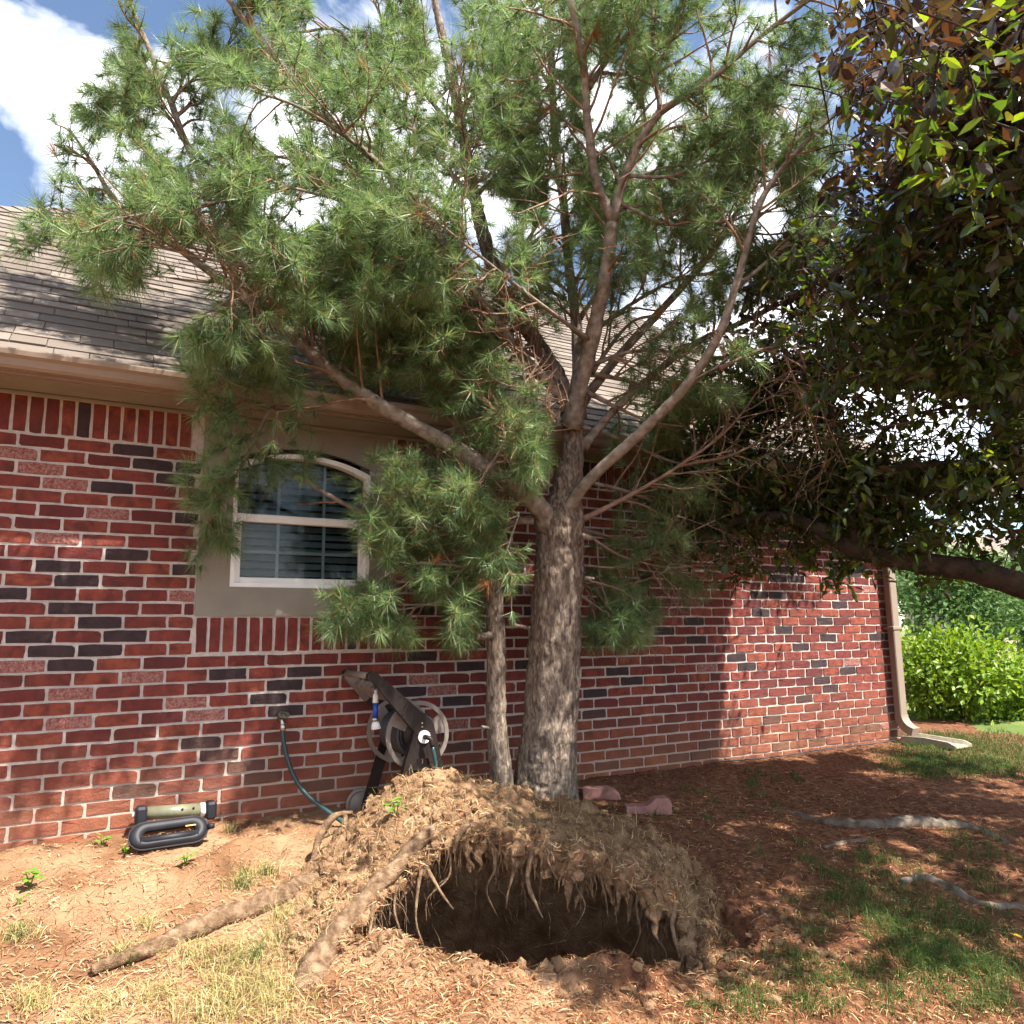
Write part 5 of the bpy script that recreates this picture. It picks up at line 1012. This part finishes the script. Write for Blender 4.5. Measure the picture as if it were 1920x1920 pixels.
# ------------------------------------------------------------------ plum tree on the right
plum = thing('plum_tree', 'dark purple leaved tree reaching in from the right with a low thick limb', 'tree', (4.5, 4.7, -.3))
PL = []
def pl_ok(P):
    v = P-CAMP; d = v@FW; x = 960+F*(v@RT)/np.maximum(d, .05); y = 960-F*(v@UP)/np.maximum(d, .05); inf = (d > .2) & (x > -50) & (x < 1925) & (y > -5) & (y < 1925)
    lb = np.interp(y, [0, 100, 250, 400, 550, 700, 850, 1000, 1100, 1200], [1520, 1500, 1590, 1500, 1400, 1290, 1190, 1180, 1330, 1600]); lb = lb+60*fbm(P, 1.5, 2)
    bb = np.interp(x, [1280, 1350, 1450, 1530, 1580, 1640, 1690, 1760, 1920], [1110, 1100, 1090, 1080, 1150, 1185, 1180, 1110, 1075])+40*fbm(P+3, 2.2, 2)
    k = np.where(inf, (x > lb) & (y < bb), True); p = np.ones(len(P))
    for gx_, gy_, rx, ry, kp in ((1720, 800, 150, 75, .10), (1620, 760, 60, 50, .2), (1500, 830, 90, 60, .3), (1560, 620, 110, 90, .6), (1450, 1040, 130, 60, .55)): p = np.where(inf & (((x-gx_)/rx)**2+((y-gy_)/ry)**2 < 1), kp, p)
    q = (P-WO)@WN
    h = P[:, 2]+.2; k2 = 1/math.tan(SUN_EL); xs_ = P[:, 0]-h*k2*SUN_H[0]; ys_ = P[:, 1]-h*k2*SUN_H[1]      # where its shadow lands
    nz_ = fbm(np.column_stack([xs_, ys_, xs_*0]), 1.3, 3)
    p = np.where((xs_ < .40+.35*nz_-.2*(ys_-3)) & (ys_ < 5.2), np.where(inf, .5, 0.), p)
    n6 = fbm(np.column_stack([xs_, ys_, xs_*0+4]), 5.0, 2); p = np.where(~inf & (n6 > .42), .0, p)
    sn = float(SUN@WN); tq = q/sn; uw = (P-WO)@WD-tq*float(SUN@WD); zw = P[:, 2]-tq*SUN[2]
    p = np.where((uw > 4.55+.25*nz_) & (uw < 6.9) & (zw > -.25) & (zw < 1.35+.15*nz_), np.minimum(p, np.where(inf & (y > 1040), np.where(x > 1590, .9, .45), .025)), p)
    for (tx_, ty_, td_, tr_) in ((1030, 1040, 4.6, .16), (1030, 1180, 4.6, .17), (1025, 1320, 4.55, .17), (1015, 1440, 4.5, .2)):
        v2 = P-at(tx_, ty_, td_); t2 = v2@SUN; p = np.where((np.linalg.norm(v2-t2[:, None]*SUN, axis=1) < tr_) & (t2 > .4), np.minimum(p, .12), p)
    return k & (rng.random(len(P)) < p) & (np.linalg.norm(v, axis=1) > 1.35) & (q > .12)
vols = [((3.75, 4.0, 3.6), (2.5, 2.2, 2.0), 2300), ((1.9, 5.3, 2.15), (1.05, .5, .85), 480), ((2.75, 4.9, 2.3), (1.0, .8, 1.0), 520), ((1.9, 2.6, 3.3), (.9, .9, .8), 380), ((3.0, 5.4, 3.0), (1.5, .7, 1.2), 560), ((2.2, 3.6, 2.6), (.9, .6, .9), 260)]
ptw = MB(); lc, ld = [], []
for c, r, n in vols:
    U = nrm(rng.standard_normal((n, 3)))*(rng.random((n, 1))**.42); C = np.array(c)+U*np.array(r)
    for p in C:
        m = int(rng.integers(14, 24)); d = nrm(rng.standard_normal(3)*np.array([1, 1, .5])+np.array([0, 0, -.25])); l = rng.uniform(.25, .5); t = np.linspace(0, 1, m); pts = p+d*l*(t-.5)[:, None]+np.array([0, 0, -.12])*(t**2)[:, None]
        ok = pl_ok(pts)
        if ok.sum() < 3: continue
        if rng.random() < .8: ptw.tube(pts[::4], np.linspace(.005, .0015, len(pts[::4])), 4, caps=False)
        sd = nrm(np.cross(np.tile(d, (m, 1)), rng.standard_normal((m, 3)))); D = nrm(d*.55+sd+np.array([0, 0, -.25])); lc.append((pts+rng.standard_normal((m, 3))*.012)[ok]); ld.append(D[ok])
lc = np.vstack(lc); ld = np.vstack(ld); nl = len(lc); print('plum leaves', nl)
lN = nrm(rng.standard_normal((nl, 3))*.6+np.array([0, 0, 1.]))
hi_ = lc[:, 2]+.25*rng.standard_normal(nl) > 2.95; lw_ = rng.uniform(.028, .045, nl); ll_ = rng.uniform(.055, .095, nl)
for sel, nm_, mm_ in ((~hi_, 'crown', 'plum_leaf'), (hi_, 'upper_crown', 'purple_leaf')): MB().add(*leaves(lc[sel], ld[sel], lN[sel], ll_[sel], lw_[sel])).build(nm_, mm_, plum, smooth=False)['kind'] = 'stuff'
ptw.build('twigs', 'dark_bark', plum)['kind'] = 'stuff'
def plimb(P, r0, r1, name='branch', m='dark_bark'):
    P = np.array(P); P, R = spline(P, np.linspace(r0, r1, len(P)), 8); P = P+np.column_stack([fbm(P+j*9, 2.5, 3) for j in range(3)])*.02; mb = MB().tube(P, R, 14); V = mb.v[0]; n = len(P)*14; N = nrm(V[:n]-np.repeat(P, 14, 0)); V[:n] += N*(fbm(V[:n], 18, 3)*.008)[:, None]; return mb.build(name, m, plum)
plimb([(4.5, 4.7, -.35), (4.5, 4.7, .3), (4.42, 4.68, .9), (4.35, 4.65, 1.3)], .17, .13, 'trunk')
lo = plimb([(4.35, 4.65, 1.25), at(1990, 1110, 4.9), at(1830, 1072, 4.9), at(1650, 1042, 5.0), at(1570, 1015, 5.05), at(1490, 978, 5.12), at(1400, 968, 5.2), at(1320, 1000, 5.3)], .098, .018); lo['label'] = 'low thick limb reaching across in front of the wall'
plimb([at(1600, 1030, 5.03), at(1596, 960, 5.0), at(1592, 860, 5.0), at(1560, 760, 4.95)], .028, .012); plimb([(4.35, 4.65, 1.3), (4.0, 4.4, 2.2), (3.6, 4.2, 3.0), (3.2, 4.0, 3.8)], .10, .03); plimb([(4.35, 4.65, 1.3), (4.5, 4.4, 2.5), (4.6, 3.8, 3.6), (4.4, 3.2, 4.6)], .10, .03); plimb([at(1700, 950, 4.9), at(1640, 850, 4.9), at(1700, 780, 4.9), at(1850, 760, 4.9)], .018, .008)
plimb([(4.0, 4.4, 2.2), at(1900, 870, 4.6), at(1750, 870, 4.7), at(1640, 880, 4.8)], .05, .015); plimb([(3.6, 4.2, 3.0), at(1860, 560, 4.0), at(1760, 470, 3.8), at(1640, 440, 3.6)], .03, .008); plimb([(3.2, 4.0, 3.8), at(1830, 150, 3.2), at(1720, 250, 3.0), at(1640, 320, 2.9)], .02, .005)
# ------------------------------------------------------------------ shrub and far things on the right
def leaf_cloud(C, r, n, lsize, shell=.5, squash=-.2):
    U = nrm(rng.standard_normal((n, 3))); rad = shell+(1-shell)*rng.random((n, 1))**.6; rad = rad*(1+.34*fbm(U*2+C, 1.6, 4)[:, None]); P = C+U*rad*np.array(r); D = nrm(U+rng.standard_normal((n, 3))*.7); N = nrm(U+Z3*.7+rng.standard_normal((n, 3))*.5); return leaves(P, D, N, rng.uniform(.6, 1.2, n)*lsize, rng.uniform(.35, .6, n)*lsize)
bc = at(1812, 1288, 8.9); bgz = float(G(bc[:1], bc[1:2], False)[0])
bush = thing('shrub', 'bright green rounded shrub growing beyond the corner downspout', 'shrub', (bc[0], bc[1], bgz))
bl = MB().add(*leaf_cloud(bc+Z3*.10, (.70, .70, .52), 5200, .085, .35)); bl.add(*leaf_cloud(bc+np.array([.50, .1, -.12]), (.35, .5, .42), 1500, .085, .40)); bl.add(*leaf_cloud(bc+np.array([-.45, .2, .12]), (.4, .6, .45), 1800, .08, .40)); bl.build('crown', 'bush_leaf', bush, smooth=False)['kind'] = 'stuff'
for k in range(9):
    a = rng.uniform(-1, 1)*.55; MB().tube([(bc[0]+a*.2, bc[1]+rng.normal()*.1, bgz-.02), (bc[0]+a*.55, bc[1]+rng.normal()*.1, bgz+.3), (bc[0]+a*1.0, bc[1]+rng.normal()*.15, bgz+.7)], [.03, .022, .01], 7, smooth=4).build('stem', 'root_bark', bush)
def far_tree(x, y, dep, w, h, label, lsz, n):
    c = at(x, y, dep); g0 = float(G(c[:1], c[1:2], False)[0]); o = thing('background_tree', label, 'tree', (c[0], c[1], g0), 'trees in the garden behind')
    mb = MB()
    for k in range(5): mb.add(*leaf_cloud(c+rng.standard_normal(3)*np.array([w*.35, w*.3, h*.25]), (w*.6, w*.6, h*.5), n//5, lsz, .45))
    mb.build('crown', 'far_leaf', o, smooth=False)['kind'] = 'stuff'
    MB().tube([(c[0], c[1], g0-.05), (c[0]+.1, c[1], g0+(c[2]-g0)*.5), (c[0], c[1], c[2]+h*.2)], [w*.08, w*.06, w*.02], 9, smooth=4).build('trunk', 'dark_bark', o)
far_tree(1790, 1130, 15, 1.5, 1.2, 'pale green tree just above the bright shrub', .12, 6000)
far_tree(1905, 1060, 19, 2.2, 2.0, 'leafy tree standing over the far house at the right edge', .15, 6000)
far_tree(2010, 1120, 16, 1.8, 1.8, 'rightmost background tree cut off by the picture edge', .15, 4000)
far_tree(1710, 1090, 24, 2.2, 2.0, 'distant tree between the wall corner and the shrub', .16, 4000)
fh = at(1925, 1215, 26); fhg = float(G(fh[:1], fh[1:2], False)[0])
far = thing('far_house', 'distant tan house with brown gable roof beyond the shrub', 'house', (fh[0], fh[1], fhg))
hb_ = MB().box((fh[0]+3, fh[1]+3, fhg+1.15), (8, 6, 2.3)); hb_.build('wall', 'far_wall', far, False)
rf_ = MB().prism([(-3.5, 0), (3.5, 0), (0, 2.2)], (fh[0]-1.4, fh[1]+3, fhg+2.3), (0, 1, 0), Z3, (1, 0, 0), 8.8); rf_.build('roof', 'far_roof', far, False)
for k in range(3): MB().box((fh[0]+.6+k*2.2, fh[1]-.01, fhg+1.3), (.9, .06, 1.2)).build('window', 'far_window', far, False)
# ------------------------------------------------------------------ small weeds and fallen leaves
def weed(x, y, s, n, label, P=None):
    c = ground_at(x, y) if P is None else P; o = thing('weed', label, 'weed', c)
    st = MB(); tips = []
    for k in range(max(2, n//2)):
        a = rng.random()*6.28; t = c+np.array([math.cos(a)*.5, math.sin(a)*.5, .9+rng.random()*.4])*s*.6; st.tube([c-Z3*.01, c*.5+t*.5+Z3*s*.1, t], [.003, .0024, .0015], 5); tips += [t, c*.4+t*.6]
    st.build('stem', 'weed_leaf', o)
    for k in range(n):
        a = k*2.4+rng.random(); t = tips[k % len(tips)]; d = np.array([math.cos(a), math.sin(a), .15+rng.normal()*.2]); V, f = leaves(t[None], d[None], np.array([[0, 0, 1.]]), s*rng.uniform(.45, .7), s*rng.uniform(.28, .4)); MB().add(V, f).build('leaf', 'weed_leaf', o, False)
weed(170, 1545, .10, 9, 'leafy weed against the wall left of the sprinklers')
weed(458, 1522, .12, 10, 'leafy weed against the wall right of the sprinklers')
weed(190, 1588, .07, 6, 'small weed on the mulch left of the ring sprinkler')
weed(236, 1603, .06, 4, 'tiny weed at the near left end of the ring sprinkler')
weed(346, 1622, .07, 6, 'weed on the shaded mulch below the ring sprinkler')
weed(55, 1665, .10, 8, 'bright green weed on the sunlit mulch at far left')
weed(36, 1698, .05, 4, 'small seedling on the sunlit mulch at left edge')
jj = int(nS*.36); weed(0, 0, .10, 8, 'broad leaved weed growing on the lifted root plate', Pl[int(nR*.36), jj])
def fallen(x, y, m, label, ln=.07):
    c = ground_at(x, y)+Z3*.014; V, f = leaves(c[None], np.array([[math.cos(x), math.sin(x), .15]]), np.array([[.2, -.3, 1.]]), ln, ln*.45); return tag(MB().add(V, f).build('fallen_leaf', m, smooth=False, loc=c), label, 'leaf', 'fallen leaves on the ground')
fallen(1890, 1755, 'yellow_leaf', 'yellow fallen leaf at the right edge by the grass'); fallen(1850, 1835, 'dead_needle', 'small red fallen leaf on the shaded grass', .04); fallen(215, 1790, 'chip', 'pale brown fallen leaf beside the thick root', .06); fallen(228, 1882, 'straw', 'straw coloured fallen leaf near the bottom left', .06); fallen(1045, 1870, 'straw', 'long dry leaf on the soil in front of the hole', .09)
